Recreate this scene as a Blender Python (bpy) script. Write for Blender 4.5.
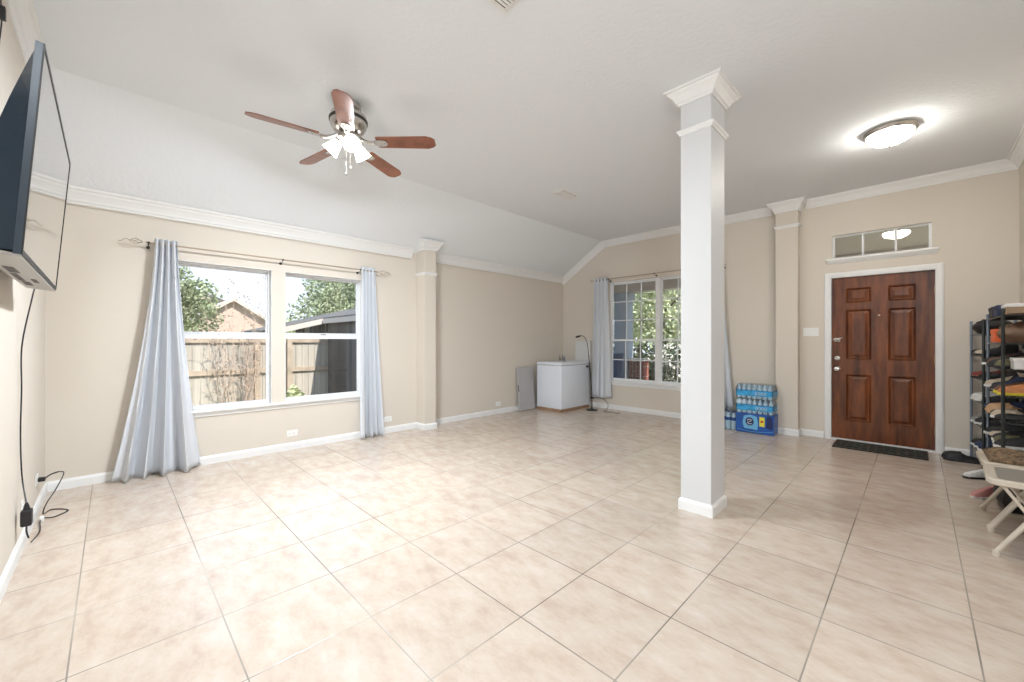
import bpy, bmesh, math, random
from mathutils import Vector, Matrix
R = math.radians
PI = math.pi
SC = bpy.context.scene
COL = SC.collection
for o in list(bpy.data.objects):
    bpy.data.objects.remove(o)

# ------------------------------------------------------------------ camera, world, sun, exposure
cam_d = bpy.data.cameras.new('camera')
cam = bpy.data.objects.new('camera', cam_d)
COL.objects.link(cam)
cam.location = (0, 0, 1.23)
cam.rotation_euler = (R(90), 0, R(45.18))
cam_d.sensor_width = 36
cam_d.lens = 36 * 402.5 / 1024
cam_d.clip_start = 0.02
SC.camera = cam

SC.view_settings.view_transform = 'Standard'
SC.view_settings.look = 'None'
SC.view_settings.gamma = 1
SC.view_settings.use_curve_mapping = False
SC.view_settings.exposure = 0.72

world = bpy.data.worlds.new('sky')
SC.world = world
world.use_nodes = True
wn = world.node_tree
wn.nodes.clear()
w_out = wn.nodes.new('ShaderNodeOutputWorld')
w_bg = wn.nodes.new('ShaderNodeBackground')
w_tc = wn.nodes.new('ShaderNodeTexCoord')
w_sep = wn.nodes.new('ShaderNodeSeparateXYZ')
w_ramp = wn.nodes.new('ShaderNodeValToRGB')
w_ramp.color_ramp.elements[0].position = 0.0
w_ramp.color_ramp.elements[0].color = (0.78, 0.88, 1.0, 1)
w_ramp.color_ramp.elements[1].position = 0.7
w_ramp.color_ramp.elements[1].color = (0.50, 0.70, 1.0, 1)
wn.links.new(w_tc.outputs['Generated'], w_sep.inputs[0])
wn.links.new(w_sep.outputs['Z'], w_ramp.inputs[0])
wn.links.new(w_ramp.outputs[0], w_bg.inputs[0])
w_bg.inputs[1].default_value = 0.95
wn.links.new(w_bg.outputs[0], w_out.inputs[0])

sun_d = bpy.data.lights.new('sun', 'SUN')
sun = bpy.data.objects.new('sun', sun_d)
COL.objects.link(sun)
sun_d.energy = 4.6
sun_d.angle = R(0.6)
sun_d.color = (1.0, 0.94, 0.84)
sun.rotation_euler = Vector((0.6, 0.10, 0.72)).to_track_quat('Z', 'Y').to_euler()
sun.location = (6, 3, 9)

FAN_W = 27          # each of the three bulbs of the ceiling fan
DOME_E = 44.0        # glow of the entry dome glass
FILL_W = (60, 95)       # the two added fill lamps, unseen behind the viewer
KX0, KX1, KY0, KY1 = -1.0, 3.5, -4.5, 2.6      # the open kitchen behind the viewer


# ------------------------------------------------------------------ materials
def mat(name, color, rough=0.6, metal=0.0, spec=0.5, emit=None, es=0.0, bump=None, vary=None, trans=0.0, coat=0.0):
    m = bpy.data.materials.new(name)
    m.use_nodes = True
    nt = m.node_tree
    b = nt.nodes['Principled BSDF']
    b.inputs['Base Color'].default_value = (*color, 1)
    b.inputs['Roughness'].default_value = rough
    b.inputs['Metallic'].default_value = metal
    b.inputs['Specular IOR Level'].default_value = spec
    b.inputs['Transmission Weight'].default_value = trans
    b.inputs['Coat Weight'].default_value = coat
    if emit:
        b.inputs['Emission Color'].default_value = (*emit, 1)
        b.inputs['Emission Strength'].default_value = es
    tc = nt.nodes.new('ShaderNodeTexCoord')
    if vary:        # (scale, amount)
        n = nt.nodes.new('ShaderNodeTexNoise')
        n.inputs['Scale'].default_value = vary[0]
        n.inputs['Detail'].default_value = 5
        nt.links.new(tc.outputs['Object'], n.inputs['Vector'])
        r = nt.nodes.new('ShaderNodeValToRGB')
        a = vary[1]
        r.color_ramp.elements[0].position = 0.3
        r.color_ramp.elements[1].position = 0.7
        r.color_ramp.elements[0].color = (*[max(0, c * (1 - a)) for c in color], 1)
        r.color_ramp.elements[1].color = (*[min(1, c * (1 + a)) for c in color], 1)
        nt.links.new(n.outputs['Fac'], r.inputs[0])
        nt.links.new(r.outputs[0], b.inputs['Base Color'])
    if bump:        # (scale, strength)
        n = nt.nodes.new('ShaderNodeTexNoise')
        n.inputs['Scale'].default_value = bump[0]
        n.inputs['Detail'].default_value = 4
        nt.links.new(tc.outputs['Object'], n.inputs['Vector'])
        bp = nt.nodes.new('ShaderNodeBump')
        bp.inputs['Strength'].default_value = bump[1]
        bp.inputs['Distance'].default_value = 0.01
        nt.links.new(n.outputs['Fac'], bp.inputs['Height'])
        nt.links.new(bp.outputs[0], b.inputs['Normal'])
    return m


def wood(name, c1, c2, rough=0.4, scale=(1, 1, 12), band=6.0, coat=0.0):
    m = mat(name, c1, rough, coat=coat)
    nt = m.node_tree
    b = nt.nodes['Principled BSDF']
    tc = nt.nodes.new('ShaderNodeTexCoord')
    mp = nt.nodes.new('ShaderNodeMapping')
    mp.inputs['Scale'].default_value = scale
    n = nt.nodes.new('ShaderNodeTexNoise')
    n.inputs['Scale'].default_value = band
    n.inputs['Detail'].default_value = 6
    n.inputs['Roughness'].default_value = 0.6
    r = nt.nodes.new('ShaderNodeValToRGB')
    r.color_ramp.elements[0].position = 0.3
    r.color_ramp.elements[0].color = (*c1, 1)
    r.color_ramp.elements[1].position = 0.72
    r.color_ramp.elements[1].color = (*c2, 1)
    nt.links.new(tc.outputs['Object'], mp.inputs[0])
    nt.links.new(mp.outputs[0], n.inputs['Vector'])
    nt.links.new(n.outputs['Fac'], r.inputs[0])
    nt.links.new(r.outputs[0], b.inputs['Base Color'])
    return m


def glass(name, tint=(1, 1, 1), rough=0.0, base=0.04):
    m = bpy.data.materials.new(name)
    m.use_nodes = True
    nt = m.node_tree
    nt.nodes.clear()
    out = nt.nodes.new('ShaderNodeOutputMaterial')
    t = nt.nodes.new('ShaderNodeBsdfTransparent')
    t.inputs[0].default_value = (*tint, 1)
    g = nt.nodes.new('ShaderNodeBsdfGlossy')
    g.inputs['Roughness'].default_value = rough
    f = nt.nodes.new('ShaderNodeFresnel')
    f.inputs[0].default_value = 1.5
    mx = nt.nodes.new('ShaderNodeMixShader')
    nt.links.new(f.outputs[0], mx.inputs[0])
    nt.links.new(t.outputs[0], mx.inputs[1])
    nt.links.new(g.outputs[0], mx.inputs[2])
    nt.links.new(mx.outputs[0], out.inputs[0])
    return m


def floor_mat():
    m = mat('ceramic_tile', (0.6, 0.5, 0.4), 0.3)
    nt = m.node_tree
    b = nt.nodes['Principled BSDF']
    tc = nt.nodes.new('ShaderNodeTexCoord')
    mp = nt.nodes.new('ShaderNodeMapping')
    mp.inputs['Location'].default_value = (0.300 + 0.472 * 40, -0.352 + 0.47 * 40, 0)
    nt.links.new(tc.outputs['Object'], mp.inputs[0])
    br = nt.nodes.new('ShaderNodeTexBrick')
    br.offset = 0.0
    br.squash = 1.0
    br.inputs['Scale'].default_value = 1.0
    br.inputs['Brick Width'].default_value = 0.472
    br.inputs['Row Height'].default_value = 0.47
    br.inputs['Mortar Size'].default_value = 0.0032
    br.inputs['Mortar Smooth'].default_value = 0.25
    br.inputs['Bias'].default_value = 0.0
    br.inputs['Color1'].default_value = (0.0, 0.0, 0.0, 1)
    br.inputs['Color2'].default_value = (1.0, 1.0, 1.0, 1)
    br.inputs['Mortar'].default_value = (0.5, 0.5, 0.5, 1)
    nt.links.new(mp.outputs[0], br.inputs['Vector'])
    n1 = nt.nodes.new('ShaderNodeTexNoise')
    n1.inputs['Scale'].default_value = 5.5
    n1.inputs['Detail'].default_value = 9
    n1.inputs['Roughness'].default_value = 0.68
    mp2 = nt.nodes.new('ShaderNodeMapping')
    mp2.inputs['Rotation'].default_value = (0, 0, 0.5)
    mp2.inputs['Scale'].default_value = (1.0, 1.8, 1)
    nt.links.new(tc.outputs['Object'], mp2.inputs[0])
    nt.links.new(mp2.outputs[0], n1.inputs['Vector'])
    r1 = nt.nodes.new('ShaderNodeValToRGB')
    e = r1.color_ramp.elements
    e[0].position = 0.28
    e[0].color = (0.49, 0.375, 0.295, 1)
    e[1].position = 0.72
    e[1].color = (0.64, 0.572, 0.505, 1)
    q = e.new(0.5)
    q.color = (0.58, 0.48, 0.395, 1)
    nt.links.new(n1.outputs['Fac'], r1.inputs[0])
    # slight tone change tile by tile
    mm = nt.nodes.new('ShaderNodeMapRange')
    mm.inputs['To Min'].default_value = 0.95
    mm.inputs['To Max'].default_value = 1.04
    nt.links.new(br.outputs['Color'], mm.inputs[0])
    vm = nt.nodes.new('ShaderNodeVectorMath')
    vm.operation = 'SCALE'
    nt.links.new(r1.outputs[0], vm.inputs[0])
    nt.links.new(mm.outputs[0], vm.inputs['Scale'])
    # grout colour wanders between grey and pale
    n2 = nt.nodes.new('ShaderNodeTexNoise')
    n2.inputs['Scale'].default_value = 0.9
    nt.links.new(tc.outputs['Object'], n2.inputs['Vector'])
    r2 = nt.nodes.new('ShaderNodeValToRGB')
    r2.color_ramp.elements[0].position = 0.4
    r2.color_ramp.elements[0].color = (0.20, 0.175, 0.15, 1)
    r2.color_ramp.elements[1].position = 0.66
    r2.color_ramp.elements[1].color = (0.50, 0.45, 0.385, 1)
    nt.links.new(n2.outputs['Fac'], r2.inputs[0])
    mx = nt.nodes.new('ShaderNodeMix')
    mx.data_type = 'RGBA'
    nt.links.new(br.outputs['Fac'], mx.inputs['Factor'])
    nt.links.new(vm.outputs[0], mx.inputs['A'])
    nt.links.new(r2.outputs[0], mx.inputs['B'])
    nt.links.new(mx.outputs['Result'], b.inputs['Base Color'])
    n3 = nt.nodes.new('ShaderNodeTexNoise')
    n3.inputs['Scale'].default_value = 26
    n3.inputs['Detail'].default_value = 3
    nt.links.new(tc.outputs['Object'], n3.inputs['Vector'])
    sub = nt.nodes.new('ShaderNodeMath')
    sub.operation = 'MULTIPLY_ADD'
    sub.inputs[1].default_value = -1.0
    nt.links.new(br.outputs['Fac'], sub.inputs[0])
    nt.links.new(n3.outputs['Fac'], sub.inputs[2])
    bp = nt.nodes.new('ShaderNodeBump')
    bp.inputs['Strength'].default_value = 0.22
    bp.inputs['Distance'].default_value = 0.003
    nt.links.new(sub.outputs[0], bp.inputs['Height'])
    nt.links.new(bp.outputs[0], b.inputs['Normal'])
    mr = nt.nodes.new('ShaderNodeMapRange')
    b.inputs['Specular IOR Level'].default_value = 0.85
    mr.inputs['To Min'].default_value = 0.20
    mr.inputs['To Max'].default_value = 0.30
    nt.links.new(n1.outputs['Fac'], mr.inputs[0])
    nt.links.new(mr.outputs[0], b.inputs['Roughness'])
    return m


def plank_mat(name, c1, c2, width, axis, rough=0.85):
    """vertical boards told apart by tone, with dark gaps"""
    m = mat(name, c1, rough)
    nt = m.node_tree
    b = nt.nodes['Principled BSDF']
    tc = nt.nodes.new('ShaderNodeTexCoord')
    sp = nt.nodes.new('ShaderNodeSeparateXYZ')
    nt.links.new(tc.outputs['Object'], sp.inputs[0])
    dv = nt.nodes.new('ShaderNodeMath'); dv.operation = 'DIVIDE'; dv.inputs[1].default_value = width
    nt.links.new(sp.outputs[axis], dv.inputs[0])
    fl = nt.nodes.new('ShaderNodeMath'); fl.operation = 'FLOOR'
    nt.links.new(dv.outputs[0], fl.inputs[0])
    wn_ = nt.nodes.new('ShaderNodeTexWhiteNoise'); wn_.noise_dimensions = '1D'
    nt.links.new(fl.outputs[0], wn_.inputs['W'])
    mp = nt.nodes.new('ShaderNodeMapping'); mp.inputs['Scale'].default_value = (9, 9, 0.8)
    n = nt.nodes.new('ShaderNodeTexNoise'); n.inputs['Scale'].default_value = 3; n.inputs['Detail'].default_value = 6
    nt.links.new(tc.outputs['Object'], mp.inputs[0]); nt.links.new(mp.outputs[0], n.inputs['Vector'])
    ad = nt.nodes.new('ShaderNodeMath'); ad.operation = 'MULTIPLY_ADD'; ad.inputs[1].default_value = 0.55
    nt.links.new(wn_.outputs['Value'], ad.inputs[0])
    h = nt.nodes.new('ShaderNodeMath'); h.operation = 'MULTIPLY'; h.inputs[1].default_value = 0.5
    nt.links.new(n.outputs['Fac'], h.inputs[0]); nt.links.new(h.outputs[0], ad.inputs[2])
    r = nt.nodes.new('ShaderNodeValToRGB')
    r.color_ramp.elements[0].position = 0.1; r.color_ramp.elements[0].color = (*c1, 1)
    r.color_ramp.elements[1].position = 0.85; r.color_ramp.elements[1].color = (*c2, 1)
    nt.links.new(ad.outputs[0], r.inputs[0])
    nt.links.new(r.outputs[0], b.inputs['Base Color'])
    return m


def brick_mat(name, c1, c2, mortar):
    m = mat(name, c1, 0.9)
    nt = m.node_tree
    b = nt.nodes['Principled BSDF']
    tc = nt.nodes.new('ShaderNodeTexCoord')
    mp = nt.nodes.new('ShaderNodeMapping')
    mp.inputs['Rotation'].default_value = (R(90), 0, R(90))
    br = nt.nodes.new('ShaderNodeTexBrick')
    br.inputs['Scale'].default_value = 1
    br.inputs['Brick Width'].default_value = 0.22
    br.inputs['Row Height'].default_value = 0.075
    br.inputs['Mortar Size'].default_value = 0.008
    br.inputs['Color1'].default_value = (*c1, 1)
    br.inputs['Color2'].default_value = (*c2, 1)
    br.inputs['Mortar'].default_value = (*mortar, 1)
    nt.links.new(tc.outputs['Object'], mp.inputs[0])
    nt.links.new(mp.outputs[0], br.inputs['Vector'])
    nt.links.new(br.outputs['Color'], b.inputs['Base Color'])
    return m


def mat_rug():
    m = mat('doormat_weave', (0.03, 0.035, 0.03), 0.95)
    nt = m.node_tree
    b = nt.nodes['Principled BSDF']
    tc = nt.nodes.new('ShaderNodeTexCoord')
    v = nt.nodes.new('ShaderNodeTexVoronoi')
    v.distance = 'CHEBYCHEV'
    v.inputs['Scale'].default_value = 16
    v.inputs['Randomness'].default_value = 0.35
    nt.links.new(tc.outputs['Object'], v.inputs['Vector'])
    r = nt.nodes.new('ShaderNodeValToRGB')
    r.color_ramp.elements[0].position = 0.35
    r.color_ramp.elements[0].color = (0.022, 0.026, 0.024, 1)
    r.color_ramp.elements[1].position = 0.5
    r.color_ramp.elements[1].color = (0.085, 0.078, 0.055, 1)
    nt.links.new(v.outputs['Distance'], r.inputs[0])
    nt.links.new(r.outputs[0], b.inputs['Base Color'])
    return m


M = {}
M['wall'] = mat('wall_paint_beige', (0.69, 0.63, 0.55), 0.75, spec=0.25, bump=(90, 0.12))
M['ceil'] = mat('ceiling_paint', (0.81, 0.84, 0.87), 0.85, spec=0.2, bump=(35, 0.35))
M['trim'] = mat('trim_paint_white', (0.82, 0.82, 0.81), 0.4)
M['colw'] = mat('column_paint', (0.66, 0.665, 0.67), 0.5)
M['tile'] = floor_mat()
M['doorw'] = wood('mahogany_door', (0.050, 0.012, 0.003), (0.25, 0.070, 0.018), 0.38, (5, 5, 0.7), 3.0, coat=0.05)
M['nickel'] = mat('satin_nickel', (0.55, 0.53, 0.50), 0.25, 1.0)
M['brass'] = mat('hinge_metal', (0.50, 0.40, 0.28), 0.35, 1.0)
M['vinyl'] = mat('white_vinyl', (0.80, 0.81, 0.82), 0.4)
M['glass'] = glass('window_glass')
M['curtain'] = mat('curtain_cloth', (0.66, 0.68, 0.715), 0.85, spec=0.2, bump=(220, 0.15))
M['rod'] = mat('champagne_rod', (0.46, 0.37, 0.28), 0.4, 0.6)
M['dark_metal'] = mat('dark_bronze', (0.05, 0.045, 0.04), 0.4, 0.7)
M['tvplastic'] = mat('tv_plastic', (0.030, 0.050, 0.075), 0.32)
M['tvgrey'] = mat('tv_underside_plastic', (0.42, 0.41, 0.39), 0.45)
M['screen'] = mat('tv_screen', (0.02, 0.02, 0.02), 0.07, spec=0.9, coat=1.0)
M['black'] = mat('black_rubber', (0.012, 0.012, 0.013), 0.45)
M['plate'] = mat('outlet_plastic', (0.85, 0.85, 0.83), 0.35)
M['slot'] = mat('slot_dark', (0.08, 0.075, 0.07), 0.6)
M['blade'] = wood('blade_wood', (0.17, 0.050, 0.024), (0.32, 0.115, 0.06), 0.35, (1, 1, 1), 12, coat=0.2)
M['shade'] = mat('frosted_shade', (0.9, 0.88, 0.84), 0.5, emit=(1.0, 0.97, 0.92), es=3.0)
M['dome'] = mat('dome_glass', (0.9, 0.88, 0.82), 0.4, emit=(1.0, 0.95, 0.86), es=DOME_E)
M['fridge'] = mat('freezer_enamel', (0.78, 0.82, 0.89), 0.3, coat=0.2)
M['fridgewood'] = mat('cardboard_base', (0.34, 0.21, 0.13), 0.7, vary=(8, 0.2))
M['greyp'] = mat('grey_plastic', (0.44, 0.43, 0.43), 0.55)
M['whiteb'] = mat('white_board', (0.70, 0.70, 0.69), 0.5)
M['lampb'] = mat('lamp_black', (0.03, 0.03, 0.028), 0.35, 0.4)
M['smoke'] = mat('smoked_glass_grey', (0.20, 0.21, 0.20), 0.2)
M['bottle'] = mat('clear_pet', (0.66, 0.74, 0.80), 0.12, coat=0.5)
M['label'] = mat('cyan_label', (0.03, 0.34, 0.66), 0.3, vary=(25, 0.35))
M['cap'] = mat('bottle_cap', (0.80, 0.82, 0.86), 0.35)
M['navycap'] = mat('navy_cap', (0.02, 0.07, 0.3), 0.35)
M['film'] = glass('shrink_film', (0.86, 0.95, 0.99), 0.12)
M['boxblue'] = mat('box_blue', (0.010, 0.085, 0.36), 0.3, vary=(9, 0.3))
M['boxlight'] = mat('box_light_blue', (0.16, 0.46, 0.72), 0.3)
M['navy'] = mat('navy_print', (0.01, 0.02, 0.11), 0.35)
M['white'] = mat('white_print', (0.82, 0.82, 0.82), 0.4)
M['yellow'] = mat('yellow_print', (0.80, 0.72, 0.06), 0.4)
M['red'] = mat('red_print', (0.45, 0.03, 0.03), 0.4)
M['rackblk'] = mat('rack_black_tube', (0.035, 0.042, 0.042), 0.35, 0.3)
M['rackgry'] = mat('rack_grey_tube', (0.20, 0.24, 0.30), 0.35, 0.4)
M['chair'] = mat('chair_beige_metal', (0.60, 0.53, 0.44), 0.4)
M['chairpan'] = mat('chair_seat_vinyl', (0.25, 0.23, 0.20), 0.55)
M['rug'] = mat_rug()
M['fence'] = plank_mat('fence_boards', (0.30, 0.27, 0.235), (0.50, 0.465, 0.41), 0.12, 'Y')
M['fencerail'] = mat('fence_rail_wood', (0.42, 0.345, 0.27), 0.85, vary=(6, 0.2))
M['shedw'] = plank_mat('shed_boards', (0.045, 0.042, 0.04), (0.15, 0.14, 0.13), 0.15, 'X')
M['shingle'] = mat('shingles', (0.12, 0.115, 0.11), 0.9, vary=(14, 0.3))
M['fascia'] = mat('fascia', (0.55, 0.50, 0.46), 0.7)
M['brick'] = brick_mat('pink_brick', (0.50, 0.27, 0.20), (0.58, 0.34, 0.27), (0.52, 0.40, 0.34))
M['brickred'] = brick_mat('red_brick', (0.28, 0.10, 0.075), (0.20, 0.075, 0.06), (0.35, 0.3, 0.27))
M['siding'] = mat('grey_blue_siding', (0.34, 0.39, 0.46), 0.8)
M['soffit'] = mat('porch_soffit', (0.62, 0.55, 0.50), 0.85)
M['ground'] = mat('lawn', (0.26, 0.25, 0.15), 0.95, vary=(3, 0.4))
M['conc'] = mat('porch_concrete', (0.42, 0.40, 0.37), 0.9, vary=(4, 0.15))
M['leafA'] = mat('leaf_olive', (0.36, 0.41, 0.26), 0.8, vary=(1.5, 0.5))
M['leafB'] = mat('leaf_yellow_green', (0.56, 0.60, 0.36), 0.8, vary=(1.2, 0.4))
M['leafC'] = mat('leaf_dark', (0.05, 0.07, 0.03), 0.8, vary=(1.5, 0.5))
M['leafSun'] = mat('leaf_sunlit', (0.78, 0.76, 0.68), 0.7)  # sunlight on leaves, put into the colour
M['bark'] = mat('bark', (0.16, 0.11, 0.08), 0.9)
M['twig'] = mat('dry_twig', (0.52, 0.40, 0.32), 0.9)
M['bin'] = mat('bin_navy', (0.02, 0.035, 0.09), 0.5)
M['cab'] = mat('extwall', (0.5, 0.42, 0.34), 0.8)


# ------------------------------------------------------------------ mesh helpers
class MB:
    def __init__(s):
        s.bm = bmesh.new()

    def box(s, a, b):
        x0, y0, z0 = a; x1, y1, z1 = b
        v = [s.bm.verts.new(p) for p in ((x0, y0, z0), (x1, y0, z0), (x1, y1, z0), (x0, y1, z0),
                                         (x0, y0, z1), (x1, y0, z1), (x1, y1, z1), (x0, y1, z1))]
        for f in ((0, 3, 2, 1), (4, 5, 6, 7), (0, 1, 5, 4), (1, 2, 6, 5), (2, 3, 7, 6), (3, 0, 4, 7)):
            s.bm.faces.new([v[i] for i in f])
        return s

    def rbox(s, a, b, r, seg=3):
        """box with rounded edges"""
        t = bmesh.new()
        sub = MB(); sub.bm = t
        sub.box(a, b)
        bmesh.ops.recalc_face_normals(t, faces=t.faces)
        bmesh.ops.bevel(t, geom=t.edges[:], offset=r, segments=seg, affect='EDGES', profile=0.5)
        s.merge(t)
        return s

    def merge(s, t, mtx=None):
        mp = {}
        for v in t.verts:
            mp[v] = s.bm.verts.new(mtx @ v.co if mtx else v.co)
        for f in t.faces:
            try:
                s.bm.faces.new([mp[v] for v in f.verts])
            except ValueError:
                pass
        t.free()

    def prism(s, pts, axis, a, b):
        """polygon pts (two other coordinates, in cyclic xyz order without axis) swept on axis from a to b"""
        def P(p, v):
            q = [0, 0, 0]
            o = [i for i in range(3) if i != axis]
            q[o[0]], q[o[1]], q[axis] = p[0], p[1], v
            return q
        A = [s.bm.verts.new(P(p, a)) for p in pts]
        B = [s.bm.verts.new(P(p, b)) for p in pts]
        n = len(pts)
        s.bm.faces.new(A[::-1]); s.bm.faces.new(B)
        for i in range(n):
            s.bm.faces.new((A[i], A[(i + 1) % n], B[(i + 1) % n], B[i]))
        return s

    def loft(s, rings, cap=True, close=True):
        R_ = [[s.bm.verts.new(p) for p in r] for r in rings]
        n = len(R_[0])
        for i in range(len(R_) - 1):
            for j in range(n if close else n - 1):
                k = (j + 1) % n
                s.bm.faces.new((R_[i][j], R_[i][k], R_[i + 1][k], R_[i + 1][j]))
        if cap:
            s.bm.faces.new(R_[0][::-1]); s.bm.faces.new(R_[-1])
        return s

    def lathe(s, prof, c=(0, 0, 0), n=24, axis='Z', cap=True):
        rings = []
        for r, h in prof:
            ring = []
            for i in range(n):
                a = 2 * PI * i / n
                x, y = r * math.cos(a), r * math.sin(a)
                if axis == 'Z': p = (c[0] + x, c[1] + y, c[2] + h)
                elif axis == 'Y': p = (c[0] + x, c[1] + h, c[2] + y)
                else: p = (c[0] + h, c[1] + x, c[2] + y)
                ring.append(p)
            rings.append(ring)
        return s.loft(rings, cap)

    def tube(s, pts, r, n=8, smooth=0, taper=None):
        P = [Vector(p) for p in pts]
        if smooth and len(P) > 2:
            Q = []
            E = [P[0] * 2 - P[1]] + P + [P[-1] * 2 - P[-2]]
            for i in range(1, len(E) - 2):
                for k in range(smooth):
                    t = k / smooth
                    a, b, c, d = E[i - 1], E[i], E[i + 1], E[i + 2]
                    Q.append(0.5 * ((2 * b) + (c - a) * t + (2 * a - 5 * b + 4 * c - d) * t * t + (3 * b - a - 3 * c + d) * t ** 3))
            Q.append(P[-1])
            P = Q
        rings = []
        up = None
        for i, p in enumerate(P):
            t = (P[min(i + 1, len(P) - 1)] - P[max(i - 1, 0)]).normalized()
            if up is None:
                up = Vector((0, 0, 1)) if abs(t.z) < 0.9 else Vector((1, 0, 0))
            sd = t.cross(up).normalized()
            up = sd.cross(t).normalized()
            rr = r if taper is None else r + (taper - r) * i / (len(P) - 1)
            rings.append([p + (sd * math.cos(2 * PI * j / n) + up * math.sin(2 * PI * j / n)) * rr for j in range(n)])
        return s.loft(rings)

    def sweep(s, path, A, B, prof):
        """path points with an outward vector A and a downward vector B each"""
        return s.loft([[Vector(p) + Vector(a) * u + Vector(b) * v for u, v in prof] for p, a, b in zip(path, A, B)])

    def build(s, name, m, parent=None, smooth=False, loc=None, label=None, bevel=0):
        bmesh.ops.recalc_face_normals(s.bm, faces=s.bm.faces[:])
        me = bpy.data.meshes.new(name)
        s.bm.to_mesh(me); s.bm.free()
        o = bpy.data.objects.new(name, me)
        COL.objects.link(o)
        if isinstance(m, str): m = M[m]
        me.materials.append(m)
        if smooth:
            for p in me.polygons: p.use_smooth = True
            me.set_sharp_from_angle(angle=R(35))
        if parent: o.parent = parent
        if loc: o.location = loc
        if label: o['label'] = label
        if bevel:
            b = o.modifiers.new('edge', 'BEVEL'); b.width = bevel; b.segments = 2; b.limit_method = 'ANGLE'
        return o


def tag(o, label, cat, group=None, kind=None):
    o['label'] = label
    o['category'] = cat
    if group: o['group'] = group
    if kind: o['kind'] = kind
    return o


def thing(name, label, cat, loc=(0, 0, 0), rz=0, group=None):
    o = bpy.data.objects.new(name, None)
    COL.objects.link(o)
    o.empty_display_size = 0.05
    o.location = loc
    o.rotation_euler = (0, 0, rz)
    return tag(o, label, cat, group)


def struct(name, mb, m, **k):
    o = mb.build(name, m, **k)
    o['kind'] = 'structure'
    return o


def copy_tree(o, parent=None):
    c = o.copy(); COL.objects.link(c); c.parent = parent
    for ch in list(o.children):
        copy_tree(ch, c)
    return c


# ------------------------------------------------------------------ room shell
XW, XE, YS, YN = -5.0, 0.72, -0.385, 6.42
ZC, ZL, XK = 3.05, 2.463, -4.06
ZT = 3.25

b = MB()
b.box((-5.15, -0.535, -0.12), (XE + 0.15, YN + 0.15, 0))
b.box((KX0 - 0.15, KY0 - 0.15, -0.12), (KX1 + 0.15, -0.535, 0))
b.box((XE + 0.15, -0.535, -0.12), (KX1 + 0.15, KY1 + 0.15, 0))
struct('floor', b, M['tile'])

b = MB()
b.prism([(-5.15, ZL - 0.093), (XK, ZC), (KX1 + 0.15, ZC), (KX1 + 0.15, ZT), (-5.15, ZT)], 1, YS - 0.15, YN + 0.15)
b.box((KX0 - 0.15, KY0 - 0.15, ZC), (KX1 + 0.15, YS - 0.15, ZT))
struct('ceiling', b, M['ceil'])

# west wall with one wide drywall opening split by a post
W1 = (0.376, 1.245); W2 = (1.377, 2.275); WZ = (0.545, 2.008)
b = MB()
x0, x1 = XW - 0.15, XW
b.box((x0, YS - 0.15, 0), (x1, W1[0], ZL - 0.09)); b.box((x0, W1[0], 0), (x1, W2[1], WZ[0])); b.box((x0, W1[0], WZ[1]), (x1, W2[1], ZL - 0.09))
b.box((x0, W1[1], WZ[0]), (x1, W2[0], WZ[1])); b.box((x0, W2[1], 0), (x1, YN + 0.15, ZL - 0.09))
b.prism([(x0, ZL - 0.0935), (x1, ZL - 0.0935), (x1, ZL)], 1, YS - 0.15, YN + 0.15)
struct('wall_west', b, M['wall'])

# north wall: front window, door, transom
NW = (-3.955, -2.16); NZ = (0.515, 2.29)
DX = (-0.775, 0.155); DZ = 2.03
TX = (-0.754, 0.116); TZ = (2.258, 2.547)
b = MB()
y0, y1 = YN, YN + 0.15
b.box((XW - 0.0, y0, 0), (NW[0], y1, ZC)); b.box((NW[0], y0, 0), (NW[1], y1, NZ[0])); b.box((NW[0], y0, NZ[1]), (NW[1], y1, ZC))
b.box((NW[1], y0, 0), (DX[0], y1, ZC)); b.box((DX[0], y0, DZ), (DX[1], y1, TZ[0])); b.box((DX[0], y0, TZ[1]), (DX[1], y1, ZC))
b.box((DX[0], y0, TZ[0]), (TX[0], y1, TZ[1])); b.box((TX[1], y0, TZ[0]), (DX[1], y1, TZ[1]))
b.box((DX[1], y0, 0), (XE + 0.15, y1, ZC))
struct('wall_north', b, M['wall'])
struct('wall_south', MB().box((XW, YS - 0.15, 0), (KX0, YS, ZC)), M['wall'])
struct('wall_east', MB().box((XE, KY1, 0), (XE + 0.15, YN, ZC)), M['wall'])
struct('wall_kitchen_north', MB().box((XE + 0.15, KY1, 0), (KX1 + 0.15, KY1 + 0.15, ZC)), M['wall'])
struct('wall_kitchen_east', MB().box((KX1, KY0 - 0.15, 0), (KX1 + 0.15, KY1, ZC)), M['wall'])
struct('wall_kitchen_south', MB().box((KX0 - 0.15, KY0 - 0.15, 0), (KX1, KY0, ZC)), M['wall'])
struct('wall_kitchen_west', MB().box((KX0 - 0.15, KY0, 0), (KX0, YS - 0.15, ZC)), M['wall'])

# crown mouldings
PF = [(0, 0.100), (0.010, 0.100), (0.014, 0.086), (0.024, 0.080), (0.030, 0.062), (0.048, 0.040), (0.066, 0.026), (0.072, 0.014), (0.086, 0.012), (0.088, 0.0), (0, 0)]
PW = [(0, 0.078), (0.010, 0.078), (0.014, 0.062), (0.024, 0.056), (0.030, 0.036), (0.046, 0.010), (0.062, -0.010), (0.068, -0.026), (0.082, -0.032), (0.090, -0.052), (0, 0)]
DN = (0, 0, -1)


def crown(name, path, A, B=None, prof=PF):
    b = MB()
    b.sweep(path, A, B or [DN] * len(path), prof)
    return struct(name, b, M['trim'])


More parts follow.
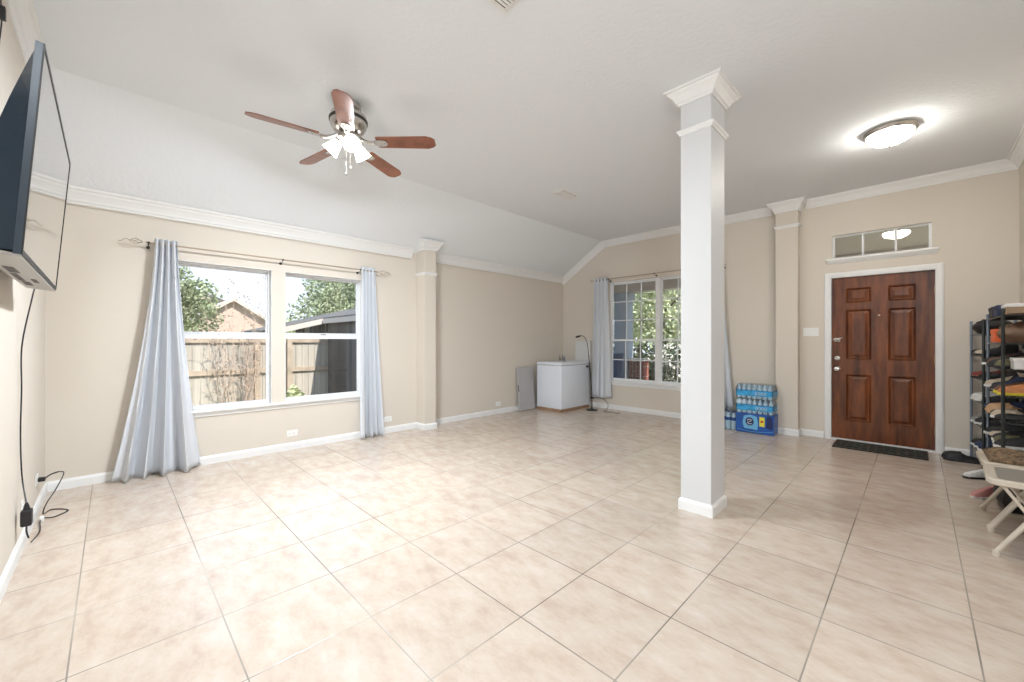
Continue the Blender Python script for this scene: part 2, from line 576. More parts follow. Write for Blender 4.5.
crown('trim_1', [(XW, YS, ZL), (XW, 2.98, ZL)], [(1, 0, 0)] * 2, prof=PW)
crown('trim_2', [(XW, 3.31, ZL), (XW, YN, ZL)], [(1, 0, 0)] * 2, prof=PW)
th = math.atan2(ZC - ZL, XK - XW)
t2 = math.tan(th / 2)
sn = (math.sin(th), 0, -math.cos(th))
crown('trim_3', [(XW, YN, ZL), (XK, YN, ZC), (-1.40, YN, ZC)], [(0, -1, 0)] * 3,
      [(0, 0, -1 / math.cos(th)), (t2, 0, -1), DN])
crown('trim_4', [(-1.02, YN, ZC), (XE, YN, ZC)], [(0, -1, 0)] * 2)
crown('trim_5', [(XE, YN, ZC), (XE, KY1, ZC)], [(-1, 0, 0)] * 2)
crown('trim_6', [(XW, YS, ZL), (XK, YS, ZC), (KX0, YS, ZC)], [(0, 1, 0)] * 3,
      [(0, 0, -1 / math.cos(th)), (t2, 0, -1), DN])

# baseboards
BP = [(0, 0), (0.014, 0), (0.014, 0.062), (0.009, 0.074), (0.006, 0.082), (0, 0.082)]


def base(name, p, q, A):
    b = MB()
    b.sweep([p, q], [A] * 2, [(0, 0, 1)] * 2, BP)
    return struct(name, b, M['trim'])


base('baseboard_west', (XW, YS, 0), (XW, 3.045, 0), (1, 0, 0))
base('baseboard_west_2', (XW, 3.245, 0), (XW, YN, 0), (1, 0, 0))
base('baseboard_north', (XW, YN, 0), (-1.34, YN, 0), (0, -1, 0))
base('baseboard_north_2', (-1.07, YN, 0), (-0.835, YN, 0), (0, -1, 0))
base('baseboard_north_3', (0.215, YN, 0), (XE, YN, 0), (0, -1, 0))
base('baseboard_east', (XE, KY1, 0), (XE, YN, 0), (-1, 0, 0))
base('baseboard_south', (XW, YS, 0), (KX0, YS, 0), (0, 1, 0))


# ------------------------------------------------------------------ columns
def ring(b, x0, x1, y0, y1, prof, skip=()):
    """prof = (out, z) rings around the rectangle; skip names wall sides that do not step out"""
    rings = []
    for o, z in prof:
        l = 0 if 'W' in skip else o; n_ = 0 if 'N' in skip else o
        rings.append([(x0 - l, y0 - o, z), (x1 + o, y0 - o, z), (x1 + o, y1 + n_, z), (x0 - l, y1 + n_, z)])
    b.loft(rings)


def column(name, label, cat, x0, x1, y0, y1, ztop, skip=(), m='colw', group=None, ledge=2.73, capz=None, cap_h=0.125):
    c = ((x0 + x1) / 2, (y0 + y1) / 2)
    t = thing(name, label, cat, (c[0], c[1], 0), group=group)
    def loc(b): bmesh.ops.translate(b.bm, verts=b.bm.verts, vec=(-c[0], -c[1], 0)); return b
    b = MB(); b.box((x0, y0, 0), (x1, y1, ztop)); loc(b).build('shaft', m, t, bevel=0.004)
    b = MB(); ring(b, x0, x1, y0, y1, [(0.0, 0), (0.013, 0), (0.013, 0.065), (0.008, 0.078), (0.0, 0.085)], skip); loc(b).build('plinth', 'trim', t)
    z = ledge
    b = MB(); ring(b, x0, x1, y0, y1, [(0.0, z - 0.022), (0.008, z - 0.022), (0.010, z - 0.008), (0.020, z), (0.022, z + 0.014), (0.0, z + 0.016)], skip); loc(b).build('neck_moulding', 'trim', t)
    zt = capz or ztop
    k_ = cap_h / 0.125
    b = MB(); ring(b, x0, x1, y0, y1, [(o_, zt - d_ * k_) for o_, d_ in ((0.0, 0.125), (0.012, 0.125), (0.016, 0.108), (0.026, 0.100), (0.034, 0.075), (0.052, 0.050), (0.070, 0.032), (0.074, 0.018), (0.088, 0.014), (0.090, 0), (0.0, 0))], skip)
    loc(b).build('capital', 'trim', t)
    return t


column('square_column', 'tall white square column standing free in the middle of the tiled floor', 'column', -1.224, -1.011, 2.962, 3.238, ZC, ledge=2.752, cap_h=0.100)
column('wall_pilaster', 'beige half column on the window wall, right of the pale curtains', 'pilaster', XW, -4.775, 3.055, 3.235, 2.60, skip=('W',), m='wall', ledge=2.165, capz=2.615)
column('wall_pilaster', 'beige half column on the door wall, between the water packs and the light switch', 'pilaster', -1.33, -1.085, 6.275, YN, ZC, skip=('N',), m='wall', ledge=2.735)


# ------------------------------------------------------------------ windows
def frame_rect(b, axis, u0, u1, z0, z1, w, d0, d1, ww=None):
    """rectangular frame; axis 0 = lies in a plane of constant x (u = y)"""
    ww = ww or w
    def bx(a0, a1, c0, c1):
        if axis == 0: b.box((d0, a0, c0), (d1, a1, c1))
        else: b.box((a0, d0, c0), (a1, d1, c1))
    bx(u0, u0 + w, z0, z1); bx(u1 - w, u1, z0, z1); bx(u0 + w, u1 - w, z0, z0 + ww); bx(u0 + w, u1 - w, z1 - ww, z1)


def west_window(name, y0, y1):
    b = MB(); frame_rect(b, 0, y0, y1, WZ[0], WZ[1], 0.016, XW - 0.148, XW - 0.085)
    w = struct(name, b, M['vinyl'])
    mid = 1.285
    b = MB(); frame_rect(b, 0, y0 + 0.016, y1 - 0.016, WZ[0] + 0.012, mid + 0.014, 0.016, XW - 0.116, XW - 0.094, 0.026)
    b.box((XW - 0.116, y0 + 0.03, mid - 0.03), (XW - 0.090, y1 - 0.03, mid + 0.014)); b.build('lower_sash', 'vinyl', w)
    b = MB(); frame_rect(b, 0, y0 + 0.016, y1 - 0.016, mid - 0.006, WZ[1] - 0.016, 0.014, XW - 0.142, XW - 0.120, 0.018)
    b.box((XW - 0.142, y0 + 0.03, mid - 0.006), (XW - 0.120, y1 - 0.03, mid + 0.040)); b.build('upper_sash', 'vinyl', w)
    MB().box((XW - 0.107, y0 + 0.031, WZ[0] + 0.037), (XW - 0.103, y1 - 0.031, mid - 0.025)).build('lower_pane', 'glass', w)
    MB().box((XW - 0.133, y0 + 0.029, mid + 0.035), (XW - 0.129, y1 - 0.029, WZ[1] - 0.033)).build('upper_pane', 'glass', w)
    MB().rbox((XW - 0.110, (y0 + y1) / 2 - 0.03, mid + 0.012), (XW - 0.094, (y0 + y1) / 2 + 0.03, mid + 0.026), 0.004).build('sash_lock', 'nickel', w)
    return w


west_window('window_1', *W1)
west_window('window_2', *W2)
b = MB(); b.rbox((XW - 0.085, W1[0] - 0.04, WZ[0] - 0.022), (XW + 0.045, W2[1] + 0.045, WZ[0] + 0.002), 0.006)
b.box((XW, W1[0] - 0.02, WZ[0] - 0.065), (XW + 0.014, W2[1] + 0.025, WZ[0] - 0.022))
struct('trim_7', b, M['trim'])      # stool and apron under both west windows
b = MB()
for (a, c) in (W1, W2):
    b.box((XW - 0.085, a, WZ[0]), (XW + 0.001, a + 0.004, WZ[1])); b.box((XW - 0.085, c - 0.004, WZ[0]), (XW + 0.001, c, WZ[1]))
    b.box((XW - 0.085, a, WZ[1] - 0.004), (XW + 0.001, c, WZ[1]))
struct('trim_8', b, M['trim'])      # white painted reveals


def north_unit(name, x0, x1):
    b = MB(); frame_rect(b, 1, x0, x1, NZ[0], NZ[1], 0.018, YN + 0.05, YN + 0.12)
    w = struct(name, b, M['vinyl'])
    mid = 1.245
    b = MB(); frame_rect(b, 1, x0 + 0.018, x1 - 0.018, NZ[0] + 0.018, mid + 0.015, 0.016, YN + 0.058, YN + 0.082, 0.028); b.build('lower_sash', 'vinyl', w)
    b = MB(); frame_rect(b, 1, x0 + 0.018, x1 - 0.018, mid - 0.015, NZ[1] - 0.018, 0.014, YN + 0.088, YN + 0.112, 0.024); b.build('upper_sash', 'vinyl', w)
    g = MB(); g2 = MB()
    W_ = x1 - x0 - 0.036
    for k in (1, 2):
        x = x0 + 0.018 + W_ * k / 3
        g.box((x - 0.008, YN + 0.064, NZ[0] + 0.04), (x + 0.008, YN + 0.076, mid)); g2.box((x - 0.008, YN + 0.094, mid), (x + 0.008, YN + 0.106, NZ[1] - 0.04))
    g.box((x0 + 0.031, YN + 0.064, 0.887), (x1 - 0.031, YN + 0.076, 0.903))
    for z in (1.60, 1.935): g2.box((x0 + 0.031, YN + 0.094, z - 0.008), (x1 - 0.031, YN + 0.106, z + 0.008))
    g.build('lower_grille', 'vinyl', w); g2.build('upper_grille', 'vinyl', w)
    MB().box((x0 + 0.033, YN + 0.0685, NZ[0] + 0.044), (x1 - 0.033, YN + 0.0715, mid - 0.012)).build('lower_pane', 'glass', w)
    MB().box((x0 + 0.031, YN + 0.0985, mid + 0.012), (x1 - 0.031, YN + 0.1015, NZ[1] - 0.04)).build('upper_pane', 'glass', w)
    return w


north_unit('window_3', NW[0], -3.075)
north_unit('window_4', -3.025, NW[1])
b = MB(); b.box((-3.075, YN + 0.045, NZ[0]), (-3.025, YN + 0.12, NZ[1]))
b.rbox((NW[0] - 0.05, YN - 0.04, NZ[0] - 0.022), (NW[1] + 0.05, YN + 0.055, NZ[0] + 0.002), 0.006)
b.box((NW[0] - 0.03, YN - 0.014, NZ[0] - 0.075), (NW[1] + 0.03, YN, NZ[0] - 0.022))
struct('trim_9', b, M['trim'])

# transom over the door
b = MB(); frame_rect(b, 1, TX[0], TX[1], TZ[0], TZ[1], 0.024, YN + 0.04, YN + 0.10, 0.016)
w = struct('window_5', b, M['vinyl'])
b = MB()
for k in (1, 2):
    x = TX[0] + (TX[1] - TX[0]) * k / 3
    b.box((x - 0.010, YN + 0.055, TZ[0] + 0.015), (x + 0.010, YN + 0.085, TZ[1] - 0.015))
b.build('muntins', 'vinyl', w)
b = MB(); b.box((TX[0] + 0.02, -0.002, -0.133), (TX[1] - 0.02, 0.002, 0.133))
bmesh.ops.rotate(b.bm, verts=b.bm.verts, cent=((TX[0] + TX[1]) / 2, 0, 0), matrix=Matrix.Rotation(R(0.9), 3, 'Z') @ Matrix.Rotation(R(-2.8), 3, 'X'))
b.build('pane', 'glass', w, loc=(0, YN + 0.07, (TZ[0] + TZ[1]) / 2))
b = MB(); b.rbox((TX[0] - 0.055, YN - 0.045, 2.232), (TX[1] + 0.055, YN + 0.045, 2.256), 0.006)
b.sweep([(TX[0] - 0.045, YN, 2.232), (TX[1] + 0.045, YN, 2.232)], [(0, -1, 0)] * 2, [DN] * 2, [(0, 0), (0.036, 0), (0.028, 0.014), (0.012, 0.030), (0, 0.040)])
struct('trim_10', b, M['trim'])

# ------------------------------------------------------------------ front door
X0, X1, Z0, Z1 = -0.757, 0.141, 0.022, 2.015
yd = YN + 0.028          # front face of the slab
panels = [(-0.620, -0.387, 1.700, 1.880), (-0.240, -0.010, 1.700, 1.880),
          (-0.620, -0.387, 1.005, 1.615), (-0.240, -0.010, 1.005, 1.615),
          (-0.620, -0.387, 0.245, 0.820), (-0.240, -0.010, 0.245, 0.820)]
b = MB()
xs = [X0, -0.620, -0.387, -0.240, -0.010, X1]
zs = [Z0, 0.245, 0.820, 1.005, 1.615, 1.700, 1.880, Z1]
for i in range(5):
    for j in range(7):
        if i in (1, 3) and j in (1, 3, 5): continue
        b.box((xs[i], yd, zs[j]), (xs[i + 1], yd + 0.042, zs[j + 1]))
bmesh.ops.remove_doubles(b.bm, verts=b.bm.verts, dist=1e-5)
door = struct('door_1', b, M['doorw'])
for (a, c, e, f) in panels:
    p = MB()
    def rr(o, y): return [(a + o, y, e + o), (c - o, y, e + o), (c - o, y, f - o), (a + o, y, f - o)]
    p.loft([rr(0, yd + 0.004), rr(0.006, yd - 0.004), rr(0.014, yd + 0.004), rr(0.022, yd + 0.016), rr(0.030, yd + 0.016), rr(0.058, yd + 0.004), rr(0.060, yd + 0.004)], cap=False)

    p.box((a + 0.0595, yd + 0.004, e + 0.0595), (c - 0.0595, yd + 0.03, f - 0.0595))
    p.box((a, yd + 0.03, e), (c, yd + 0.036, f))
    p.build('raised_panel', 'doorw', door)
# hardware
k = MB(); k.lathe([(0.030, 0), (0.030, -0.004), (0.014, -0.010), (0.011, -0.034), (0.024, -0.042), (0.030, -0.055), (0.024, -0.066), (0.008, -0.070)], (-0.703, yd, 0.883), 20, 'Y'); k.build('door_knob', 'nickel', door, smooth=True)
k = MB(); k.lathe([(0.031, 0), (0.031, -0.006), (0.024, -0.014), (0.012, -0.016)], (-0.703, yd, 1.015), 20, 'Y')
k.rbox((-0.716, yd - 0.030, 1.009), (-0.690, yd - 0.012, 1.021), 0.004); k.build('deadbolt', 'nickel', door, smooth=True)
k = MB(); k.rbox((-0.735, yd - 0.006, 1.222), (-0.675, yd, 1.268), 0.003); k.tube([(-0.722, yd - 0.008, 1.245), (-0.70, yd - 0.030, 1.240), (-0.665, yd - 0.034, 1.262), (-0.652, yd - 0.030, 1.270)], 0.009, smooth=4)
k.rbox((-0.745, yd - 0.012, 1.236), (-0.720, yd, 1.256), 0.004); k.build('swing_bar_guard', 'nickel', door, smooth=True)
k = MB(); k.lathe([(0.012, 0), (0.012, -0.004), (0.006, -0.006), (0.004, -0.003)], (-0.318, yd, 1.535), 16, 'Y'); k.build('peephole', 'brass', door, smooth=True)
for z in (0.24, 1.02, 1.80):
    k = MB(); k.rbox((0.136, yd - 0.003, z - 0.05), (0.150, yd + 0.001, z + 0.05), 0.001); k.lathe([(0.007, -0.052), (0.007, 0.052)], (0.146, yd - 0.008, z), 10); k.build('hinge', 'brass', door)
# casing, jamb, threshold
b = MB()
CP = [(0, 0), (0, 0.062), (0.006, 0.066), (0.012, 0.060), (0.016, 0.045), (0.014, 0.020), (0.010, 0.008), (0.010, 0)]   # (towards the room, across)
zt = DZ + 0.002
b.loft([[(DX[0] + 0.012 - v, YN - u, 0) for u, v in CP], [(DX[0] + 0.012 - v, YN - u, DZ - 0.012 + v) for u, v in CP],
        [(DX[1] - 0.012 + v, YN - u, DZ - 0.012 + v) for u, v in CP], [(DX[1] - 0.012 + v, YN - u, 0) for u, v in CP]])
b.box((DX[0], YN, 0), (DX[0] + 0.014, YN + 0.12, DZ)); b.box((DX[1] - 0.012, YN, 0), (DX[1], YN + 0.12, DZ)); b.box((DX[0] + 0.014, YN, DZ - 0.012), (DX[1] - 0.012, YN + 0.12, DZ))
struct('trim_11', b, M['trim'])
struct('trim_12', MB().rbox((DX[0] + 0.015, YN - 0.016, 0.0), (DX[1] - 0.013, YN + 0.11, 0.019), 0.004), M['vinyl'])     # threshold

# door mat
o = MB().rbox((-0.70, 5.945, 0.001), (0.085, 6.39, 0.011), 0.004).build('doormat', 'rug')
tag(o, 'thin black patterned doormat lying in front of the brown door', 'doormat')


b = MB()
for a_, c_ in (((-0.70, 5.945), (-0.66, 6.39)), ((0.045, 5.945), (0.085, 6.39)), ((-0.66, 5.945), (0.045, 5.975)), ((-0.66, 6.36), (0.045, 6.39))):
    b.box((a_[0], a_[1], 0.0105), (c_[0], c_[1], 0.0125))
b.build('binding', 'black', o)


# ------------------------------------------------------------------ outlets and switches
def outlet(p, axis, label, duplex_h=True, s=1.0, horiz=True):
    """wall plate, built facing +x in local space"""
    rz = {0: 0, 1: -PI / 2, 2: PI / 2}[axis]       # 0 west wall, 1 north wall, 2 south wall
    t = thing('wall_outlet', label, 'outlet', p, rz, 'outlet plates low on the walls')
    w, h = (0.057, 0.035) if horiz else (0.035, 0.057)
    MB().rbox((0, -w, -h), (0.006, w, h), 0.003).build('cover_plate', 'plate', t)
    for d in (-0.02, 0.02):
        cy, cz = (d, 0) if horiz else (0, d)
        r = MB().rbox((0.004, cy - 0.014, cz - 0.014), (0.0085, cy + 0.014, cz + 0.014), 0.002).build('receptacle', 'plate', t)
        MB().box((0.0083, cy - 0.007, cz - 0.004), (0.0088, cy - 0.004, cz + 0.005)).box((0.0083, cy + 0.004, cz - 0.004), (0.0088, cy + 0.007, cz + 0.005)).build('slots', 'slot', r)
    return t


outlet((XW, 1.449, 0.185), 0, 'white outlet plate low on the wall under the two big windows')
outlet((XW, 4.635, 0.168), 0, 'white outlet plate low on the bare wall, left of the grey folded table')
outlet((XW, 2.62, 0.185), 0, 'white outlet plate half behind the pale curtain beside the half column')
outlet((-3.78, YS, 0.215), 2, 'white outlet plate by the black adapter under the television', horiz=False)
outlet((-4.44, YS, 0.235), 2, 'white outlet plate in the corner with a flat black plug in it')
t = thing('light_switch', 'white light switch plate with three toggles left of the brown door', 'switch', (-0.968, YN, 1.347), 0)
MB().rbox((-0.082, -0.006, -0.055), (0.082, 0, 0.055), 0.003).build('cover_plate', 'plate', t)
for d in (-0.046, 0, 0.046):
    MB().rbox((d - 0.008, -0.016, -0.016), (d + 0.008, -0.005, 0.016), 0.002).build('toggle', 'plate', t)


# ------------------------------------------------------------------ curtains and rods
def curtain(name, label, axis, wall, top, bot, zt, zb, folds, amp, off, amp_b, seed=1, group=None, eyelets=0, flare=1.15):
    """axis 0: hangs along y beside a wall of constant x; axis 1: along x. 'off' is the distance from the wall"""
    rnd = random.Random(seed)
    t = thing(name, label, 'curtain', ((wall + off, (top[0] + top[1]) / 2, zb) if axis == 0 else ((top[0] + top[1]) / 2, wall - off, zb)), 0, group)
    c = t.location.copy()
    NS, NT = folds * 12, 40
    amp_b *= 1.15
    ph = [rnd.uniform(-0.5, 0.5) for _ in range(folds * 2 + 2)]
    wt = [rnd.uniform(0.35, 1.5) for _ in range(folds * 2 + 2)]
    rows = []
    for i in range(NT + 1):
        v = i / NT
        e = v ** flare
        row = []
        for j in range(NS + 1):
            u = j / NS
            A = (u + 0.055 * v * math.sin(5.0 * u + 2 * seed) * (1 - u) * 2) * folds
            k = int(A * 2) % len(ph)
            A = min(max(A, 0), folds + 0.3)
            w_ = wt[int(A)] * (1 - (A % 1)) + wt[int(A) + 1] * (A % 1)
            ft = math.sin(2 * PI * A)
            fb = math.sin(2 * PI * (A + 0.12 * math.sin(3 * u + seed)) + 0.5 * math.sin(2.3 * v + seed)) + 0.35 * math.sin(4 * PI * A + 1.7 * seed)
            d = (amp * ft * (1 - e) + amp_b * w_ * fb * e)
            U = (top[0] + (top[1] - top[0]) * u) * (1 - e) + (bot[0] + (bot[1] - bot[0]) * u) * e
            U += 0.012 * e * math.cos(2 * PI * A)
            z = zt + (zb - zt) * v + (0.010 * math.sin(2 * PI * A * 0.5 + seed) * e if v > 0.97 else 0)
            D = off + max(d, -off + 0.02)
            row.append((wall + D - c.x, U - c.y, z - c.z) if axis == 0 else (U - c.x, wall - D - c.y, z - c.z))
        rows.append(row)
    b = MB()
    b.loft(rows, cap=False, close=False)
    o = b.build('drape', 'curtain', t, smooth=True)
    for p in o.data.polygons: p.use_smooth = True
    s = o.modifiers.new('cloth', 'SOLIDIFY'); s.thickness = 0.003
    if eyelets:
        for q in range(eyelets):
            u = (q + 0.5) / eyelets
            U = top[0] + (top[1] - top[0]) * u
            b = MB()
            b.tube([(0.018 * math.cos(a * PI / 6), 0, 0.018 * math.sin(a * PI / 6)) for a in range(13)], 0.004, 6)
            if axis == 1:
                bmesh.ops.rotate(b.bm, verts=b.bm.verts, cent=(0, 0, 0), matrix=Matrix.Rotation(R(60), 3, 'Z'))
                e_ = b.build('eyelet', 'dark_metal', t); e_.location = (U - c.x, wall - off - c.y, zt - 0.045 - c.z)
            else:
                e_ = b.build('eyelet', 'dark_metal', t); e_.location = (wall + off - c.x, U - c.y, zt - 0.045 - c.z)
    return t


curtain('window_curtain', 'pale grey curtain left of the big windows, flaring wide onto the floor', 0, XW, (0.280, 0.440), (-0.02, 0.61), 2.165, 0.004, 4, 0.030, 0.095, 0.085, 2, flare=1.45)
curtain('window_curtain', 'pale grey curtain right of the big windows, hanging narrow to the floor', 0, XW, (2.215, 2.395), (2.19, 2.475), 2.165, 0.01, 4, 0.030, 0.095, 0.055, 5)
curtain('window_curtain', 'pale grey curtain left of the front window, above the black lamp', 1, YN, (-4.215, -3.930), (-4.24, -3.885), 2.385, 0.20, 4, 0.028, 0.085, 0.040, 3, eyelets=4)
curtain('window_curtain', 'pale grey curtain mostly hidden behind the white square column', 1, YN, (-2.22, -2.02), (-2.22, -1.88), 2.385, 0.25, 4, 0.028, 0.085, 0.045, 7, eyelets=4)


def finial(b, c, d, axis):
    """open scroll of twisted wire"""
    for k in range(4):
        a0 = k * PI / 2
        pts = []
        for i in range(9):
            s = i / 8
            r = 0.022 * math.sin(PI * s) + 0.002
            a = a0 + s * 2.2
            L = d * (0.02 + 0.085 * s)
            off = (r * math.cos(a), r * math.sin(a))
            pts.append((c[0] + off[0], c[1] + L, c[2] + off[1]) if axis == 0 else (c[0] + L, c[1] + off[0], c[2] + off[1]))
        b.tube(pts, 0.0032, 6)
    q = [(0.105, 0.0), (0.125, 0.012), (0.145, 0.004), (0.160, -0.014), (0.180, -0.012)]
    b.tube([((c[0], c[1] + d * l, c[2] + h) if axis == 0 else (c[0] + d * l, c[1], c[2] + h)) for l, h in q], 0.0035, 6, smooth=3)


def curtain_rod(label, axis, wall, u0, u1, z, off, brackets, fin):
    if axis == 0: P = lambda u, d=off, h=0: (wall + d, u, z + h)
    else: P = lambda u, d=off, h=0: (u, wall - d, z + h)
    t = thing('curtain_rod', label, 'curtain rod', P(u0))
    base_ = Vector(P(u0))
    def loc(b): bmesh.ops.translate(b.bm, verts=b.bm.verts, vec=-base_); return b
    loc(MB().tube([P(u0), P(u1)], 0.0075, 10)).build('pole', 'rod', t, smooth=True)
    for u in brackets:
        b = MB(); b.tube([P(u, 0.003, -0.03), P(u, off * 0.6, -0.028), P(u, off, -0.008)], 0.0035, 6, smooth=4)
        p = P(u, 0.0, -0.03)
        b.lathe([(0.014, 0), (0.014, 0.006 if axis == 0 else -0.006)], p, 12, 'X' if axis == 0 else 'Y')
        q = P(u)
        b.lathe([(0.0095, -0.008), (0.0095, 0.008)], q, 12, 'Y' if axis == 0 else 'X')
        loc(b).build('bracket', 'dark_metal', t)
    if fin[0]:
        b = MB(); finial(b, P(u0), -1, axis); loc(b).build('finial', 'rod', t)
    if fin[1]:
        b = MB(); finial(b, P(u1), 1, axis); loc(b).build('finial', 'rod', t)


curtain_rod('long thin champagne curtain rod over the two big windows', 0, XW, 0.215, 2.44, 2.122, 0.095, (0.235, 1.33, 2.205), (1, 1))
curtain_rod('champagne curtain rod over the front window near the freezer', 1, YN, -4.30, -1.95, 2.345, 0.085, (-3.915, -3.05, -2.0), (0, 0))


# ------------------------------------------------------------------ television and its cords
tv = thing('television', 'wide flat black television tilted out from the left wall', 'television', (-2.71, YS, 1.50))
A_ = Vector((-2.080, -0.163, 2.221)); B_ = Vector((-2.205, -0.223, 1.545)); C_ = Vector((-3.463, -0.227, 1.532)); D_ = Vector((-3.338, -0.167, 2.208))
ctr = (A_ + B_ + C_ + D_) / 4
ux = ((D_ + C_) - (A_ + B_)).normalized()           # along the width, away from the viewer
uz = ((A_ + D_) - (B_ + C_)).normalized()
uy = uz.cross(ux); uy = -uy if uy.y < 0 else uy     # out of the screen
uy.normalize()
hw, hh = 0.632, 0.358


def tvp(a, d, h):      # width, outwards, height in the tilted frame
    return ctr + ux * a + uy * d + uz * h - tv.location


def tvbox(a0, a1, d0, d1, h0, h1, name, m, parent=tv):
    b = MB()
    b.loft([[tvp(a0, d0, h0), tvp(a1, d0, h0), tvp(a1, d1, h0), tvp(a0, d1, h0)], [tvp(a0, d0, h1), tvp(a1, d0, h1), tvp(a1, d1, h1), tvp(a0, d1, h1)]])
    return b.build(name, m, parent)


tvbox(-hw, hw, -0.020, -0.002, -hh, hh, 'frame', 'tvplastic')
b = MB()
w_ = 0.011
for (a0, a1, h0, h1) in ((-hw, -hw + w_, -hh, hh), (hw - w_, hw, -hh, hh), (-hw + w_, hw - w_, hh - w_, hh), (-hw + w_, hw - w_, -hh, -hh + 0.018)):
    b.loft([[tvp(a0, -0.002, h0), tvp(a1, -0.002, h0), tvp(a1, 0.002, h0), tvp(a0, 0.002, h0)], [tvp(a0, -0.002, h1), tvp(a1, -0.002, h1), tvp(a1, 0.002, h1), tvp(a0, 0.002, h1)]])
b.build('bezel', 'black', tv)
tvbox(-hw + w_, hw - w_, -0.002, 0.0, -hh + 0.018, hh - w_, 'screen', 'screen')
b = MB()           # back housing swelling towards the bottom
rings = []
for i in range(9):
    s = i / 8
    h = hh * 0.96 - s * (2 * hh * 0.96)
    dd = 0.03 + 0.085 * math.sin(min(1, s * 1.25) * PI / 2)
    rings.append([tvp(-hw * 0.97, -0.020, h), tvp(hw * 0.97, -0.020, h), tvp(hw * 0.90, -dd, h), tvp(-hw * 0.90, -dd, h)])
b.loft(rings); b.build('back_housing', 'tvplastic', tv)
b = MB()
b.loft([[tvp(-hw * 0.95, -0.105, -hh * 0.96), tvp(hw * 0.95, -0.105, -hh * 0.96), tvp(hw, -0.002, -hh), tvp(-hw, -0.002, -hh)],
        [tvp(-hw * 0.95, -0.105, -hh * 1.02), tvp(hw * 0.95, -0.105, -hh * 1.02), tvp(hw, -0.002, -hh * 1.02), tvp(-hw, -0.002, -hh * 1.02)]])
und = b.build('underside', 'tvgrey', tv, label='light grey underside strip of the television')
for (a0, a1, d0, d1) in ((-0.28, -0.10, -0.085, -0.055), (-0.06, 0.22, -0.090, -0.070), (0.10, 0.24, -0.045, -0.028), (0.26, 0.42, -0.088, -0.062)):
    tvbox(a0, a1, d0, d1, -hh * 1.025, -hh * 1.015, 'port', 'slot', und)
b = MB(); b.box((-0.15, 0.0, 0.20), (0.15, 0.03, 0.62)); b.build('wall_bracket', 'black', tv)
MB().box((-0.06, 0.03, 0.30), (0.06, 0.10, 0.52)).build('tilt_arm', 'black', tv)


def cord(name, label, pts, r=0.0035, cat='cord', group=None, m='black', sm=5, origin=None):
    o0 = Vector(origin or pts[-1])
    b = MB(); b.tube([Vector(p) - o0 for p in pts], r, 7, smooth=sm)
    o = b.build(name, m, smooth=True, loc=o0)
    tag(o, label, cat, group)
    return o


b = MB(); b.tube([Vector(p) - tv.location for p in [(-3.42, -0.30, 1.53), (-3.60, -0.33, 1.46), (-3.65, -0.37, 1.2), (-3.68, -0.374, 0.95), (-3.64, -0.374, 0.7), (-3.67, -0.372, 0.45), (-3.575, -0.345, 0.30)]], 0.0035, 7, smooth=5)
b.build('power_cord', 'black', tv, smooth=True)
b = MB(); b.rbox((-0.032, -0.022, -0.055), (0.032, 0.022, 0.035), 0.010); b.lathe([(0.016, 0.03), (0.010, 0.06), (0.005, 0.075)], (0, 0, 0), 12)
b.tube([(0, 0, -0.05), (0.004, 0.0, -0.09), (0.03, 0.01, -0.12)], 0.004, 6, smooth=3)
o = b.build('power_adapter', 'black', smooth=True, loc=(-3.575, -0.345, 0.235)); tag(o, 'chunky black power adapter hanging low on the left wall', 'adapter')
o['category'] = 'adapter'
xc = thing('extension_cord', 'thin black cord plugged in at the corner and looping over the tiles', 'cord', (-4.1, -0.28, 0))
o0 = xc.location
b = MB(); b.tube([Vector(p) - o0 for p in [(-4.54, -0.286, 0.25), (-4.58, -0.26, 0.225), (-4.44, -0.29, 0.15), (-4.33, -0.33, 0.08), (-4.36, -0.345, 0.006), (-4.44, -0.31, 0.005), (-4.34, -0.225, 0.005), (-4.24, -0.285, 0.005), (-4.25, -0.335, 0.008), (-4.17, -0.345, 0.012), (-3.98, -0.33, 0.006), (-3.76, -0.345, 0.02)]], 0.0035, 7, smooth=5)
b.build('wire', 'black', xc, smooth=True)
b = MB(); b.rbox((-0.02, 0, -0.014), (0.02, 0.035, 0.014), 0.005); b.tube([(0.0, 0.03, 0), (-0.06, 0.055, 0.012), (-0.10, 0.09, 0.015)], 0.005, 6, smooth=3)
b.build('plug', 'black', xc, smooth=True, loc=Vector((-4.44, YS + 0.009, 0.235)) - o0)
b = MB(); b.rbox((-0.014, -0.010, -0.02), (0.014, 0.010, 0.02), 0.004)
b.build('clip', 'plate', xc, smooth=True, loc=Vector((-4.21, -0.34, 0.014)) - o0, label='small white clip')
c2 = cord('hanging_cable', 'thin black cable wriggling down the wall at the upper left edge', [(-2.99, -0.37, 2.88), (-2.97, -0.36, 2.72), (-3.0, -0.372, 2.60), (-2.96, -0.368, 2.50), (-3.0, -0.372, 2.38), (-2.965, -0.37, 2.26), (-2.99, -0.372, 2.15), (-2.96, -0.37, 2.02)], 0.0028)
b = MB(); b.rbox((-0.014, -0.008, -0.03), (0.014, 0.012, 0.03), 0.004); b2 = b.build('connector', 'black', c2, smooth=True); b2.location = Vector((-2.97, -0.36, 2.74)) - c2.location


